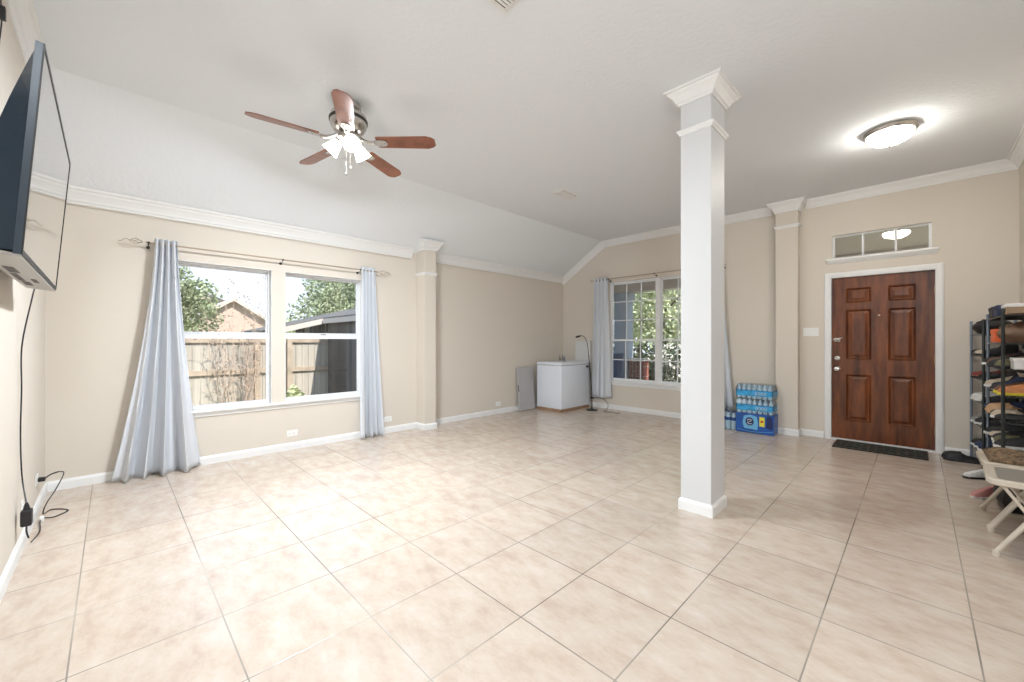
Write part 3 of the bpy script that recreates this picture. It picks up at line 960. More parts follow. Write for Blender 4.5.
# ------------------------------------------------------------------ ceiling fan
FC = Vector((-3.064, 1.283, 0))
fan = thing('ceiling_fan', 'five blade ceiling fan with dark wood blades and lit glass shades', 'ceiling fan', (FC.x, FC.y, ZC))
zb = 2.75 - ZC
b = MB(); b.lathe([(0.055, -0.001), (0.082, -0.004), (0.090, -0.02), (0.092, -0.05), (0.080, -0.062), (0.055, -0.07)], (0, 0, 0), 32); b.build('canopy', 'nickel', fan, smooth=True)
b = MB(); b.lathe([(0.05, -0.065), (0.10, -0.075), (0.128, -0.10), (0.135, -0.14), (0.130, -0.18), (0.112, -0.21), (0.085, -0.225), (0.05, -0.23)], (0, 0, 0), 40); b.build('motor_housing', 'nickel', fan, smooth=True)
b = MB(); b.lathe([(0.134, -0.128), (0.139, -0.132), (0.139, -0.150), (0.133, -0.154)], (0, 0, 0), 40, cap=False); b.build('trim_band', 'dark_metal', fan, smooth=True)
b = MB(); b.lathe([(0.045, -0.225), (0.075, -0.24), (0.085, -0.262), (0.080, -0.285), (0.055, -0.30), (0.030, -0.312), (0.010, -0.322)], (0, 0, 0), 32); b.build('light_hub', 'nickel', fan, smooth=True)
ANG0 = math.atan2(0, 1)
tips = [(248, 115), (434, 142), (345, 91), (400, 176), (298, 164)]


def unproj(px, py, z):
    d = Vector((-math.sin(R(45.18)), math.cos(R(45.18)), 0)); r_ = Vector((math.cos(R(45.18)), math.sin(R(45.18)), 0))
    q = d + r_ * ((px - 512) / 402.5) + Vector((0, 0, 1)) * ((341 - py) / 402.5)
    return q * ((z - 1.23) / q.z)


angs = []
for t_ in tips:
    p = unproj(*t_, 2.75) - FC
    angs.append(math.atan2(p.y, p.x) % (2 * PI))
angs.sort()
off_ = sum((a - k * 2 * PI / 5) for k, a in enumerate(angs)) / 5
pitch = R(13)
for k in range(5):
    a = off_ + k * 2 * PI / 5
    mt = Matrix.Rotation(a, 4, 'Z') @ Matrix.Translation((0, 0, zb)) @ Matrix.Rotation(-pitch, 4, 'X')
    # blade outline with clipped corners
    bl = [(0.215, -0.050), (0.225, -0.057), (0.60, -0.066), (0.640, -0.052), (0.662, -0.030), (0.662, 0.030), (0.640, 0.052), (0.60, 0.066), (0.225, 0.057), (0.215, 0.050)]
    b = MB(); t_ = MB(); t_.prism(bl, 2, -0.003, 0.004); b.merge(t_.bm, mt); bo = b.build('blade', 'blade', fan, bevel=0.0015)
    b = MB(); t_ = MB()
    t_.prism([(0.150, -0.020), (0.19, -0.016), (0.235, -0.036), (0.285, -0.030), (0.300, 0.0), (0.285, 0.030), (0.235, 0.036), (0.19, 0.016), (0.150, 0.020)], 2, -0.010, -0.003)
    t_.tube([(0.085, 0, 0.035), (0.12, 0, 0.01), (0.17, 0, -0.007), (0.20, 0, -0.007)], 0.013, 8, smooth=3)
    for q in ((0.245, -0.02), (0.245, 0.02), (0.28, 0)): t_.lathe([(0.005, -0.013), (0.005, -0.009)], (q[0], q[1], 0), 8)
    b.merge(t_.bm, mt); b.build('blade_iron', 'nickel', fan, smooth=True)
# three lit shades
cam_dir = math.atan2(-FC.y, -FC.x)
for k, da in enumerate((0.15, 0.15 + 2.094, 0.15 - 2.094)):
    a = cam_dir + da
    ax = Vector((math.cos(a) * math.sin(R(42)), math.sin(a) * math.sin(R(42)), -math.cos(R(42))))
    p0 = Vector((math.cos(a) * 0.055, math.sin(a) * 0.055, -0.272))
    rot = ax.to_track_quat('Z', 'Y').to_matrix().to_4x4()
    t_ = MB(); t_.lathe([(0.020, 0.0), (0.024, 0.012), (0.026, 0.035), (0.022, 0.04)], (0, 0, 0), 20)
    b = MB(); b.merge(t_.bm, Matrix.Translation(p0) @ rot); so = b.build('lamp_socket', 'nickel', fan, smooth=True)
    t_ = MB(); t_.lathe([(0.024, 0.030), (0.034, 0.045), (0.044, 0.070), (0.050, 0.095), (0.058, 0.120), (0.064, 0.135), (0.061, 0.135), (0.047, 0.098), (0.040, 0.072), (0.020, 0.040)], (0, 0, 0), 28)
    b = MB(); b.merge(t_.bm, Matrix.Translation(p0) @ rot); b.build('glass_shade', 'shade', fan, smooth=True)
    ld = bpy.data.lights.new('fan_bulb', 'AREA'); ld.shape = 'DISK'; ld.size = 0.115; ld.energy = FAN_W; ld.color = (0.86, 0.93, 1.0)
    lo = bpy.data.objects.new('fan_bulb', ld); COL.objects.link(lo); lo.parent = fan; lo.location = p0 + ax * 0.137; lo.rotation_euler = (-(ax * 0.35 + Vector((0, 0, -0.65)))).to_track_quat('Z', 'Y').to_euler()
for (dx, dy, L) in ((0.03, -0.03, 0.26), (-0.035, 0.03, 0.17)):
    b = MB(); b.tube([(dx, dy, -0.29), (dx, dy, -0.29 - L)], 0.0016, 6); b.lathe([(0.002, -0.29 - L - 0.025), (0.006, -0.29 - L - 0.015), (0.004, -0.29 - L)], (dx, dy, 0), 10); b.build('pull_chain', 'nickel', fan)

# ------------------------------------------------------------------ dome light by the door
DL = (-0.165, 4.76)
dl = thing('dome_ceiling_light', 'round frosted dome ceiling light with a metal rim near the entry', 'ceiling light', (DL[0], DL[1], ZC))
b = MB(); b.lathe([(0.15, 0), (0.178, -0.002), (0.182, -0.014), (0.176, -0.028), (0.168, -0.034), (0.166, -0.044), (0.156, -0.046)], (0, 0, 0), 48); b.build('rim', 'nickel', dl, smooth=True)
b = MB(); b.lathe([(0.157, -0.040)] + [(0.157 * math.cos(R(t_)), -0.042 - 0.078 * math.sin(R(t_))) for t_ in range(10, 90, 10)] + [(0.012, -0.120)], (0, 0, 0), 48); b.build('glass_bowl', 'dome', dl, smooth=True)
b = MB(); b.lathe([(0.004, -0.118), (0.010, -0.122), (0.011, -0.130), (0.006, -0.138), (0.002, -0.144)], (0, 0, 0), 14); b.build('finial', 'nickel', dl, smooth=True)


# fill lamps added to brighten the room, unseen behind the viewer
def fill_pendant(x, y, z, watts, label):
    t = thing('fill_pendant', label, 'added fill light', (x, y, ZC))
    h = z - ZC
    b = MB(); b.lathe([(0.01, 0), (0.06, -0.002), (0.055, -0.02), (0.01, -0.03)], (0, 0, 0), 24); b.build('ceiling_rose', 'nickel', t, smooth=True)
    b = MB(); b.tube([(0, 0, -0.02), (0, 0, h + 0.13)], 0.004, 8); b.build('flex', 'black', t)
    b = MB(); b.lathe([(0.012, h + 0.14), (0.035, h + 0.13), (0.04, h + 0.10), (0.045, h + 0.09)], (0, 0, 0), 20); b.build('lamp_holder', 'nickel', t, smooth=True)
    # added room fill: a bare spherical light with no modelled glass
    ld = bpy.data.lights.new('fill_light', 'POINT'); ld.energy = watts; ld.color = (0.86, 0.93, 1.0); ld.shadow_soft_size = 0.11
    lo = bpy.data.objects.new('fill_light', ld); COL.objects.link(lo); lo.parent = t; lo.location = (0, 0, h)


fill_pendant(0.55, -0.25, 2.30, FILL_W[0], 'added fill lamp, unseen, hanging at the edge of the open kitchen')
fill_pendant(1.9, -1.9, 2.30, FILL_W[1], 'added fill lamp, unseen, hanging deep in the open kitchen')


# ------------------------------------------------------------------ ceiling vents
def vent(label, x, y, w, l):
    t = thing('ceiling_vent', label, 'vent', (x, y, ZC), 0, 'white registers in the ceiling')
    b = MB()
    hw_, hl = w / 2, l / 2
    b.loft([[(-hw_, -hl, 0), (hw_, -hl, 0), (hw_, hl, 0), (-hw_, hl, 0)], [(-hw_, -hl, -0.004), (hw_, -hl, -0.004), (hw_, hl, -0.004), (-hw_, hl, -0.004)],
            [(-hw_ + 0.025, -hl + 0.025, -0.010), (hw_ - 0.025, -hl + 0.025, -0.010), (hw_ - 0.025, hl - 0.025, -0.010), (-hw_ + 0.025, hl - 0.025, -0.010)]])
    b.build('frame', 'trim', t)
    MB().box((-hw_ + 0.03, -hl + 0.03, -0.0115), (hw_ - 0.03, hl - 0.03, -0.0105)).build('opening', 'slot', t)
    n = 7
    for k in range(n):
        x_ = -hw_ + 0.035 + (w - 0.07) * (k + 0.5) / n
        s = 1 if k < n / 2 else -1
        b = MB(); b.loft([[(x_ - 0.009, y_, -0.011), (x_ + 0.009, y_, -0.011 - 0.0005), (x_ + 0.009 + s * 0.004, y_, -0.020), (x_ - 0.006 + s * 0.004, y_, -0.020)] for y_ in (-hl + 0.03, hl - 0.03)])
        b.build('louver', 'trim', t)


vent('small white ceiling vent beyond the fan, toward the front window', -3.07, 3.98, 0.20, 0.34)
vent('white ceiling vent at the top edge of the picture, nearest the viewer', -1.50, 1.365, 0.22, 0.36)


# ------------------------------------------------------------------ freezer corner
fz = thing('chest_freezer', 'white chest freezer standing in the far corner on a brown base', 'freezer', (-4.57, 5.87, 0))
fx, fy = 0.278, 0.42
MB().box((-fx + 0.004, -fy + 0.004, 0), (fx - 0.004, fy - 0.004, 0.050)).build('base', 'fridgewood', fz, label='brown base strip')
MB().rbox((-fx, -fy, 0.050), (fx, fy, 0.800), 0.016).build('cabinet', 'fridge', fz, smooth=True)
MB().rbox((-fx - 0.006, -fy - 0.006, 0.808), (fx + 0.008, fy + 0.006, 0.856), 0.014).build('lid', 'fridge', fz, smooth=True)
MB().box((-fx + 0.01, -fy + 0.01, 0.794), (fx - 0.01, fy - 0.01, 0.815)).build('gasket', 'greyp', fz)
b = MB(); b.rbox((fx, 0.315, 0.742), (fx + 0.014, 0.375, 0.778), 0.005); b.rbox((fx + 0.012, 0.33, 0.75), (fx + 0.026, 0.36, 0.765), 0.004); b.build('latch', 'black', fz)

cd = thing('bottle_caddy', 'small dark grey caddy of short bottles on the freezer lid', 'caddy', (-4.47, 5.70, 0.857))
MB().rbox((-0.06, -0.05, 0), (0.06, 0.05, 0.022), 0.006).build('tray', 'greyp', cd)
for k, (dx, dy, h) in enumerate(((-0.034, -0.02, 0.115), (0.0, 0.02, 0.125), (0.034, -0.02, 0.11), (0.03, 0.03, 0.10))):
    b = MB(); b.lathe([(0.004, 0.006), (0.018, 0.007), (0.019, 0.06), (0.016, 0.07), (0.008, 0.082), (0.008, h - 0.012), (0.010, h - 0.010), (0.010, h), (0.003, h)], (dx, dy, 0), 14); b.build('short_bottle', 'smoke', cd, smooth=True)

# grey folded panel leaning beside it
gp = thing('folded_table', 'grey flat folded table leaning on the wall left of the freezer', 'folding table', (-4.90, 5.245, 0))
mt = Matrix.Rotation(R(-5), 4, 'Y')
def tilted(b, a=-5):
    bmesh.ops.transform(b.bm, matrix=Matrix.Rotation(R(a), 4, 'Y'), verts=b.bm.verts); return b
tilted(MB().rbox((-0.022, -0.195, 0.005), (0.0, 0.195, 0.765), 0.006)).build('rear_leaf', 'greyp', gp)
tilted(MB().rbox((0.004, -0.195, 0.005), (0.028, 0.195, 0.765), 0.006)).build('front_leaf', 'greyp', gp)
tilted(MB().rbox((0.006, -0.200, 0.34), (0.024, -0.193, 0.46), 0.003)).build('carry_handle', 'slot', gp)

# white board behind
wb = thing('leaning_board', 'tall narrow white board leaning behind the freezer and black lamp', 'board', (-4.40, 6.36, 0))
b = MB(); b.rbox((-0.27, -0.012, 0.004), (0.075, 0.012, 1.235), 0.005)
bmesh.ops.transform(b.bm, matrix=Matrix.Rotation(R(-1.2), 4, 'X'), verts=b.bm.verts); b.build('sheet', 'whiteb', wb)
for (a_, c_) in ((0.03, 0.05), (1.19, 1.205)):
    b = MB(); b.rbox((-0.262, -0.020, a_), (0.067, -0.011, c_), 0.003)
    bmesh.ops.transform(b.bm, matrix=Matrix.Rotation(R(-1.2), 4, 'X'), verts=b.bm.verts); b.build('edge_strip', 'whiteb', wb)

# black floor lamp
fl = thing('floor_lamp', 'slim black gooseneck floor lamp beside the white freezer', 'lamp', (-4.085, 6.07, 0))
b = MB(); b.lathe([(0.004, 0), (0.100, 0), (0.102, 0.008), (0.098, 0.014), (0.02, 0.022), (0.012, 0.03)], (0, 0, 0), 32); b.build('base', 'lampb', fl, smooth=True)
b = MB(); b.tube([(0.0, 0, 0.02), (-0.005, 0, 0.30), (-0.03, -0.005, 0.62), (-0.06, -0.015, 0.98)], 0.009, 10, smooth=6); b.build('pole', 'lampb', fl, smooth=True)
b = MB(); b.tube([(-0.06, -0.015, 0.97), (-0.075, -0.02, 1.12), (-0.10, -0.028, 1.24), (-0.145, -0.04, 1.31), (-0.20, -0.05, 1.325), (-0.24, -0.055, 1.315)], 0.006, 8, smooth=6); b.build('gooseneck', 'lampb', fl, smooth=True)
b = MB(); b.tube([(-0.22, -0.052, 1.322), (-0.25, -0.058, 1.312), (-0.30, -0.068, 1.300)], 0.017, 12, smooth=3); b.build('lamp_head', 'lampb', fl, smooth=True)
b = MB(); b.rbox((-0.02, -0.02, 0.20), (0.03, 0.02, 0.235), 0.006); b.build('switch_box', 'black', fl)
b = MB(); b.tube([Vector(p) - fl.location for p in [(-4.06, 6.07, 0.215), (-3.98, 6.12, 0.22), (-3.88, 6.16, 0.19), (-3.82, 6.17, 0.12), (-3.84, 6.17, 0.03), (-3.86, 6.10, 0.006), (-3.78, 6.05, 0.006), (-3.70, 6.13, 0.006), (-3.62, 6.08, 0.006), (-3.55, 6.12, 0.006)]], 0.004, 7, smooth=5)
b.build('lamp_cord', 'black', fl, smooth=True)


# ------------------------------------------------------------------ water packs
def bottle_parts(parent, x, y, z, h=0.19):
    b = MB(); b.lathe([(0.006, 0), (0.027, 0.002), (0.029, 0.02), (0.027, 0.05), (0.029, 0.075), (0.029, 0.12), (0.025, 0.14), (0.013, 0.165), (0.011, 0.172)], (x, y, z), 12)
    o = b.build('bottle', 'bottle', parent, smooth=True)
    b = MB(); b.lathe([(0.0297, 0.055), (0.0302, 0.06), (0.0302, 0.112), (0.0297, 0.117)], (x, y, z), 12, cap=False); b.build('paper_label', 'label', o, smooth=True)
    b = MB(); b.lathe([(0.003, 0.170), (0.0145, 0.170), (0.0145, 0.185), (0.012, 0.188), (0.002, 0.188)], (x, y, z), 12); b.build('cap', 'cap', o, smooth=True)
    return o


def water_case(label, loc, rz=0, nx=7, ny=4):
    t = thing('water_bottle_case', label, 'water case', loc, rz, 'shrink wrapped cases of bottled water')
    first = None
    for i in range(nx):
        for j in range(ny):
            x, y = (i - (nx - 1) / 2) * 0.062, (j - (ny - 1) / 2) * 0.062
            if first is None:
                first = bottle_parts(t, 0, 0, 0.001); o = first
            else:
                o = copy_tree(first, t)
            o.location = (x, y, 0)
    hx, hy = nx * 0.031 + 0.002, ny * 0.031 + 0.002
    b = MB(); ring(b, -hx, hx, -hy, hy, [(0, 0.0), (0.001, 0.01), (0.001, 0.14), (-0.012, 0.18), (-0.014, 0.192)]); b.build('shrink_wrap', 'film', t)
    # printed band on the wrap
    b = MB()
    for s in (-1, 1):
        b.box((-hx + 0.01, s * (hy + 0.002) - 0.0006, 0.040), (hx - 0.01, s * (hy + 0.002) + 0.0006, 0.108))
        b.box((s * (hx + 0.002) - 0.0006, -hy + 0.01, 0.040), (s * (hx + 0.002) + 0.0006, hy - 0.01, 0.108))
    pb = b.build('printed_band', 'label', t)
    b = MB()
    for s in range(4):
        x_ = 0.03 + s * 0.034
        b.tube([(x_ + 0.012 * math.cos(q * PI / 4), -hy - 0.0035, 0.075 + 0.02 * math.sin(q * PI / 4)) for q in range(9)], 0.0022, 4)
    b.build('wrap_lettering', 'white', pb)
    return t


WX, WY = -1.525, 6.185
bx = thing('water_box', 'deep blue printed box of bottled water, lowest in the stack by the half column', 'water box', (WX, WY, 0), 0.0)
MB().rbox((-0.225, -0.130, 0.002), (0.225, 0.130, 0.262), 0.006).build('carton', 'boxblue', bx)
def flat(poly, y, name, m, par): 
    b = MB(); b.prism(poly, 1, y, y - 0.0012); return b.build(name, m, par)
flat([(-0.120, 0.060), (0.035, 0.050), (0.045, 0.130), (0.030, 0.225), (-0.05, 0.245), (-0.125, 0.225), (-0.140, 0.13)], -0.1305, 'pale_panel', 'boxlight', bx)
em = flat([(-0.055 + 0.050 * math.cos(a * PI / 8), 0.155 + 0.055 * math.sin(a * PI / 8)) for a in range(16)], -0.132, 'round_emblem', 'navy', bx)
b = MB(); b.tube([(-0.085, -0.1340, 0.165), (-0.055, -0.1340, 0.185), (-0.03, -0.1340, 0.170), (-0.06, -0.1340, 0.150), (-0.08, -0.1340, 0.135), (-0.05, -0.1340, 0.122), (-0.028, -0.1340, 0.132)], 0.004, 5, smooth=3); b.build('emblem_mark', 'white', em)
yl = flat([(0.060, 0.105), (0.120, 0.100), (0.120, 0.225), (0.060, 0.230)], -0.1315, 'yellow_tag', 'yellow', bx)
flat([(0.075, 0.150), (0.105, 0.160), (0.110, 0.175), (0.085, 0.185), (0.072, 0.17)], -0.1330, 'tag_print', 'red', yl)
flat([(0.135, 0.09), (0.205, 0.07), (0.215, 0.15), (0.20, 0.24), (0.150, 0.245)], -0.1315, 'dark_print', 'navy', bx)
b = MB(); b.tube([(-0.20, -0.1325, 0.04), (-0.05, -0.1325, 0.022), (0.10, -0.1325, 0.030), (0.21, -0.1325, 0.045)], 0.003, 5, smooth=4); b.build('swoosh', 'boxlight', bx)
water_case('shrink wrapped case of blue labelled bottles, middle of the stack by the half column', (WX - 0.005, WY, 0.262), 0.02)
water_case('shrink wrapped case of blue labelled bottles, topmost of the stack by the half column', (WX - 0.005, WY + 0.004, 0.456), -0.03)
# smaller pack of clear bottles to the left
t = thing('small_bottle_pack', 'small pack of clear bottles with dark blue labels, left of the blue box', 'water case', (-1.90, 6.20, 0))
first = None
for i in range(4):
    for j in range(3):
        if first is None:
            b = MB(); b.lathe([(0.006, 0), (0.031, 0.002), (0.033, 0.03), (0.033, 0.16), (0.028, 0.19), (0.014, 0.222), (0.013, 0.235)], (0, 0, 0.001), 12); first = b.build('bottle', 'bottle', t, smooth=True)
            b = MB(); b.lathe([(0.0335, 0.125), (0.034, 0.13), (0.034, 0.165), (0.0325, 0.17)], (0, 0, 0.001), 12, cap=False); b.build('paper_label', 'boxblue', first, smooth=True)
            b = MB(); b.lathe([(0.003, 0.232), (0.016, 0.232), (0.016, 0.250), (0.002, 0.252)], (0, 0, 0.001), 12); b.build('cap', 'navycap', first, smooth=True)
            o = first
        else: o = copy_tree(first, t)
        o.location = ((i - 1.5) * 0.070, (j - 1) * 0.070, 0)
b = MB(); ring(b, -0.142, 0.142, -0.107, 0.107, [(0, 0.0), (0.001, 0.01), (0.001, 0.19), (-0.012, 0.245), (-0.014, 0.256)]); b.build('shrink_wrap', 'film', t)


# ------------------------------------------------------------------ shoes and racks
def shoe_rings(L, W_, H, kind):
    """cross sections from heel to toe, toe towards -x"""
    if kind == 'boot': hs = [0.75, 1.9, 1.95, 1.55, 0.8, 0.6, 0.48, 0.30]
    elif kind == 'slipper': hs = [0.10, 0.16, 0.18, 0.30, 0.62, 0.62, 0.50, 0.25]
    elif kind == 'heel': hs = [0.55, 0.85, 0.72, 0.52, 0.42, 0.45, 0.35, 0.18]
    else: hs = [0.70, 1.05, 1.0, 0.92, 0.78, 0.60, 0.46, 0.25]
    ws = [0.35, 0.68, 0.72, 0.74, 0.86, 1.0, 0.88, 0.42]
    xs_ = [0.0, 0.06, 0.20, 0.38, 0.55, 0.74, 0.92, 1.0]
    rings = []
    for x, w, h in zip(xs_, ws, hs):
        r = []
        for i in range(12):
            a = 2 * PI * i / 12
            cy = math.cos(a); sz = math.sin(a)
            y = W_ / 2 * w * (abs(cy) ** 0.8) * (1 if cy > 0 else -1) * (1.0 if sz < 0 else 0.82 if kind != 'boot' else 0.9)
            z = H * h * max(0, sz) ** 0.7 if sz > 0 else 0
            r.append((L / 2 - x * L, y, 0.018 + z))
        rings.append(r)
    return rings


PROTO = {}
SHOEM = {}
SHOEC = {'black': (0.015, 0.015, 0.017), 'white': (0.70, 0.70, 0.68), 'tan': (0.58, 0.36, 0.20), 'brown': (0.16, 0.075, 0.045), 'navy': (0.02, 0.035, 0.09),
         'grey': (0.26, 0.26, 0.25), 'beige': (0.56, 0.47, 0.36), 'red': (0.25, 0.05, 0.035), 'orange': (0.62, 0.24, 0.09), 'yellow': (0.75, 0.62, 0.05), 'olive': (0.15, 0.14, 0.07), 'pink': (0.55, 0.25, 0.24)}
for k_, c_ in SHOEC.items(): SHOEM[k_] = mat('shoe_' + k_, c_, 0.55, vary=(30, 0.15))


def shoe(kind, color, sole_c, loc, rz, label, group=None, s=1.0):
    key = (kind, color, sole_c)
    if key not in PROTO:
        t = thing(kind if kind in ('boot', 'slipper') else ('high_heel' if kind == 'heel' else 'sneaker'), label, 'shoe', loc, rz, group)
        L, W_, H = 0.275, 0.098, 0.098
        b = MB(); b.loft(shoe_rings(L, W_, H, kind)); b.build('upper', SHOEM[color], t, smooth=True)
        b = MB()
        out = [(L / 2, 0.0), (L / 2 - 0.015, 0.030), (0.04, 0.034), (-0.05, 0.046), (-0.10, 0.044), (-L / 2 - 0.006, 0.018), (-L / 2 - 0.008, 0.0)]
        poly = out + [(x, -y) for x, y in out[-2:0:-1]]
        b.prism(poly, 2, 0.0, 0.022 if kind != 'heel' else 0.008); b.build('sole', SHOEM[sole_c], t, bevel=0.003)
        if kind == 'sneaker':
            b = MB()
            for q in range(4):
                x = 0.005 - q * 0.022
                b.tube([(x, -0.022, 0.080 - q * 0.006), (x - 0.004, 0, 0.090 - q * 0.008), (x, 0.022, 0.080 - q * 0.006)], 0.003, 5)
            b.build('laces', SHOEM['white' if color != 'white' else 'grey'], t)
        elif kind == 'heel':
            MB().prism([(L / 2 - 0.03, 0.0), (L / 2 - 0.01, 0.0), (L / 2, 0.02), (L / 2 - 0.04, 0.02)], 1, -0.012, 0.012).build('heel_tip', SHOEM[color], t)
        elif kind == 'boot':
            b = MB(); b.lathe([(0.040, 0.150), (0.046, 0.152), (0.046, 0.190), (0.040, 0.192), (0.036, 0.150)], (0.085, 0, 0), 14); b.build('collar', SHOEM['grey' if color == 'black' else 'beige'], t, smooth=True)
        else:
            MB().tube([(-0.02, -0.040, 0.03), (-0.01, -0.02, 0.072), (-0.01, 0.02, 0.072), (-0.02, 0.040, 0.03)], 0.006, 6, smooth=3).build('strap', SHOEM[color], t)
        PROTO[key] = t
        o = t
    else:
        o = copy_tree(PROTO[key])
        o.location = loc; o.rotation_euler = (0, 0, rz)
        tag(o, label, 'shoe', group)
        if not group and 'group' in o: del o['group']
    if kind == 'boot': s *= 0.80
    o.scale = (s, s, s)
    return o


def rack(label, x0, x1, y0, y1, top, levels, post_mats, x0b=None):
    x0b = x0b or x0
    t = thing('shoe_rack', label, 'shoe rack', ((x0 + x1) / 2, (y0 + y1) / 2, 0))
    c = t.location
    k = 0
    for (x, y) in ((x0, y0), (x0b, y1), (x1, y0), (x1, y1)):
        b = MB(); b.tube([(x - c.x, y - c.y, 0), (x - c.x, y - c.y, top)], 0.011, 10); b.lathe([(0.014, 0), (0.014, 0.02)], (x - c.x, y - c.y, 0), 10)
        b.lathe([(0.013, top - 0.015), (0.013, top), (0.006, top + 0.008)], (x - c.x, y - c.y, 0), 10)
        b.build('post', post_mats[k], t, smooth=True); k += 1
    for z in levels:
        b = MB()
        P = [(x0 - c.x, y0 - c.y), (x1 - c.x, y0 - c.y), (x1 - c.x, y1 - c.y), (x0b - c.x, y1 - c.y)]
        for i in range(4):
            p, q = P[i], P[(i + 1) % 4]
            b.tube([(p[0], p[1], z - 0.008), (q[0], q[1], z - 0.008)], 0.007, 8)
        n = 6
        for i in range(1, n):
            x = P[0][0] + (P[1][0] - P[0][0]) * i / n
            b.tube([(x, P[0][1], z - 0.006), (x, P[2][1], z - 0.006)], 0.003, 6)
        for i in range(1, 9):
            y = P[0][1] + (P[2][1] - P[0][1]) * i / 9
            b.tube([(P[0][0], y, z - 0.009), (P[1][0], y, z - 0.009)], 0.002, 5)
        b.build('shelf', 'rackblk', t)
    return t


LEV = [0.17, 0.39, 0.60, 0.805, 1.01, 1.215, 1.435]
rack('tall black tube shoe rack, the nearer of the two at the right wall', 0.470, 0.70, 4.90, 5.84, 1.475, LEV, ['rackblk', 'rackgry', 'rackblk', 'rackgry'])  # near posts black, far posts grey: shade put into the tube colour
LEVF = [0.16, 0.40, 0.63, 0.86, 1.09, 1.30]
rack('narrow dark shoe rack in the corner beside the front door wall', 0.450, 0.69, 5.93, 6.37, 1.43, LEVF, ['rackblk', 'rackgry', 'rackblk', 'rackgry'], x0b=0.400)  # same darker near posts, shade painted in

ORD = ['lowest', 'second lowest', 'third lowest', 'middle', 'third highest', 'second highest', 'top']
POS = ['nearest the front post', 'second from the front post', 'third from the front post', 'fourth from the front post', 'fifth from the front post', 'sixth from the front post', 'farthest from the front post']
KN = {'sneaker': 'sneaker', 'boot': 'ankle boot', 'slipper': 'slide sandal', 'heel': 'dress shoe'}
rowsN = [
    [('sneaker', 'black', 'white'), ('sneaker', 'black', 'white'), ('sneaker', 'navy', 'white'), ('sneaker', 'navy', 'white'), ('sneaker', 'grey', 'black'), ('slipper', 'black', 'black')],
    [('sneaker', 'black', 'white'), ('slipper', 'olive', 'white'), ('sneaker', 'black', 'white'), ('heel', 'beige', 'black'), ('sneaker', 'black', 'white'), ('boot', 'black', 'black')],
    [],
    [('heel', 'black', 'black'), ('slipper', 'beige', 'white'), ('heel', 'black', 'black'), ('slipper', 'tan', 'tan'), ('slipper', 'tan', 'tan'), ('heel', 'navy', 'black')],
    [('sneaker', 'orange', 'yellow'), ('sneaker', 'brown', 'yellow'), ('heel', 'black', 'black'), ('boot', 'navy', 'beige'), ('boot', 'black', 'black'), ('sneaker', 'beige', 'white')],
    [('sneaker', 'black', 'black'), ('sneaker', 'olive', 'black'), ('sneaker', 'black', 'black'), ('boot', 'black', 'black'), ('sneaker', 'brown', 'black'), ('sneaker', 'black', 'white')],
]
rr_ = random.Random(11)
# shelf heights: the yellow soled pair sits on 0.805, sandals on 0.60
order = [0, 1, 2, 3, 4, 5]
zs_ = {0: 0.17, 1: 0.39, 2: 0.39, 3: 0.60, 4: 0.805, 5: 1.01}
for li, row in enumerate(rowsN):
    if li == 2: continue
    z = zs_[li]
    n = len(row)
    for j, (kd, c_, sc) in enumerate(row):
        y = 4.975 + (5.78 - 4.975) * j / (n - 1)
        lvl = LEV.index(z)
        if li == 5 and j == 0: continue
        shoe(kd, c_, sc, (0.578 + rr_.uniform(-0.01, 0.01), y, z + 0.002), rr_.uniform(-0.12, 0.12), '%s %s, %s shelf, nearer shoe rack, %s' % (c_, KN[kd], ORD[lvl], POS[j]), 'shoes on the nearer rack')
rowsF = [
    [('sneaker', 'navy', 'white'), ('sneaker', 'navy', 'white'), ('sneaker', 'black', 'white')],
    [('boot', 'black', 'black'), ('sneaker', 'black', 'white'), ('sneaker', 'grey', 'white')],
    [('boot', 'black', 'black'), ('sneaker', 'white', 'white'), ('sneaker', 'white', 'white')],
    [('heel', 'black', 'black'), ('heel', 'red', 'black'), ('heel', 'red', 'black')],
    [('boot', 'black', 'black'), ('heel', 'beige', 'black'), ('heel', 'black', 'black')],
]
FO = ['lowest', 'second', 'third', 'fourth', 'fifth']
for li, row in enumerate(rowsF):
    for j, (kd, c_, sc) in enumerate(row):
        shoe(kd, c_, sc, (0.560 - 0.014 * j, 6.02 + 0.135 * j, LEVF[li] + 0.002), rr_.uniform(-0.15, 0.15), '%s %s, corner shoe rack, %s shelf up, %s' % (c_, KN[kd], FO[li], ['on the near side', 'in the middle', 'by the door wall'][j]), 'shoes on the corner rack')

# things on the racks
def crate(name, label, cat, a, b_, m, lid=None, lidm=None, rz=0):
    c = ((a[0] + b_[0]) / 2, (a[1] + b_[1]) / 2, a[2])
    t = thing(name, label, cat, c, rz)
    hx, hy, h = (b_[0] - a[0]) / 2, (b_[1] - a[1]) / 2, b_[2] - a[2]
    MB().rbox((-hx, -hy, 0.001), (hx, hy, h * 0.8), 0.004).build('box_body', m, t)
    MB().rbox((-hx - 0.004, -hy - 0.004, h * 0.66), (hx + 0.004, hy + 0.004, h), 0.004).build('lid', lidm or m, t)
    return t


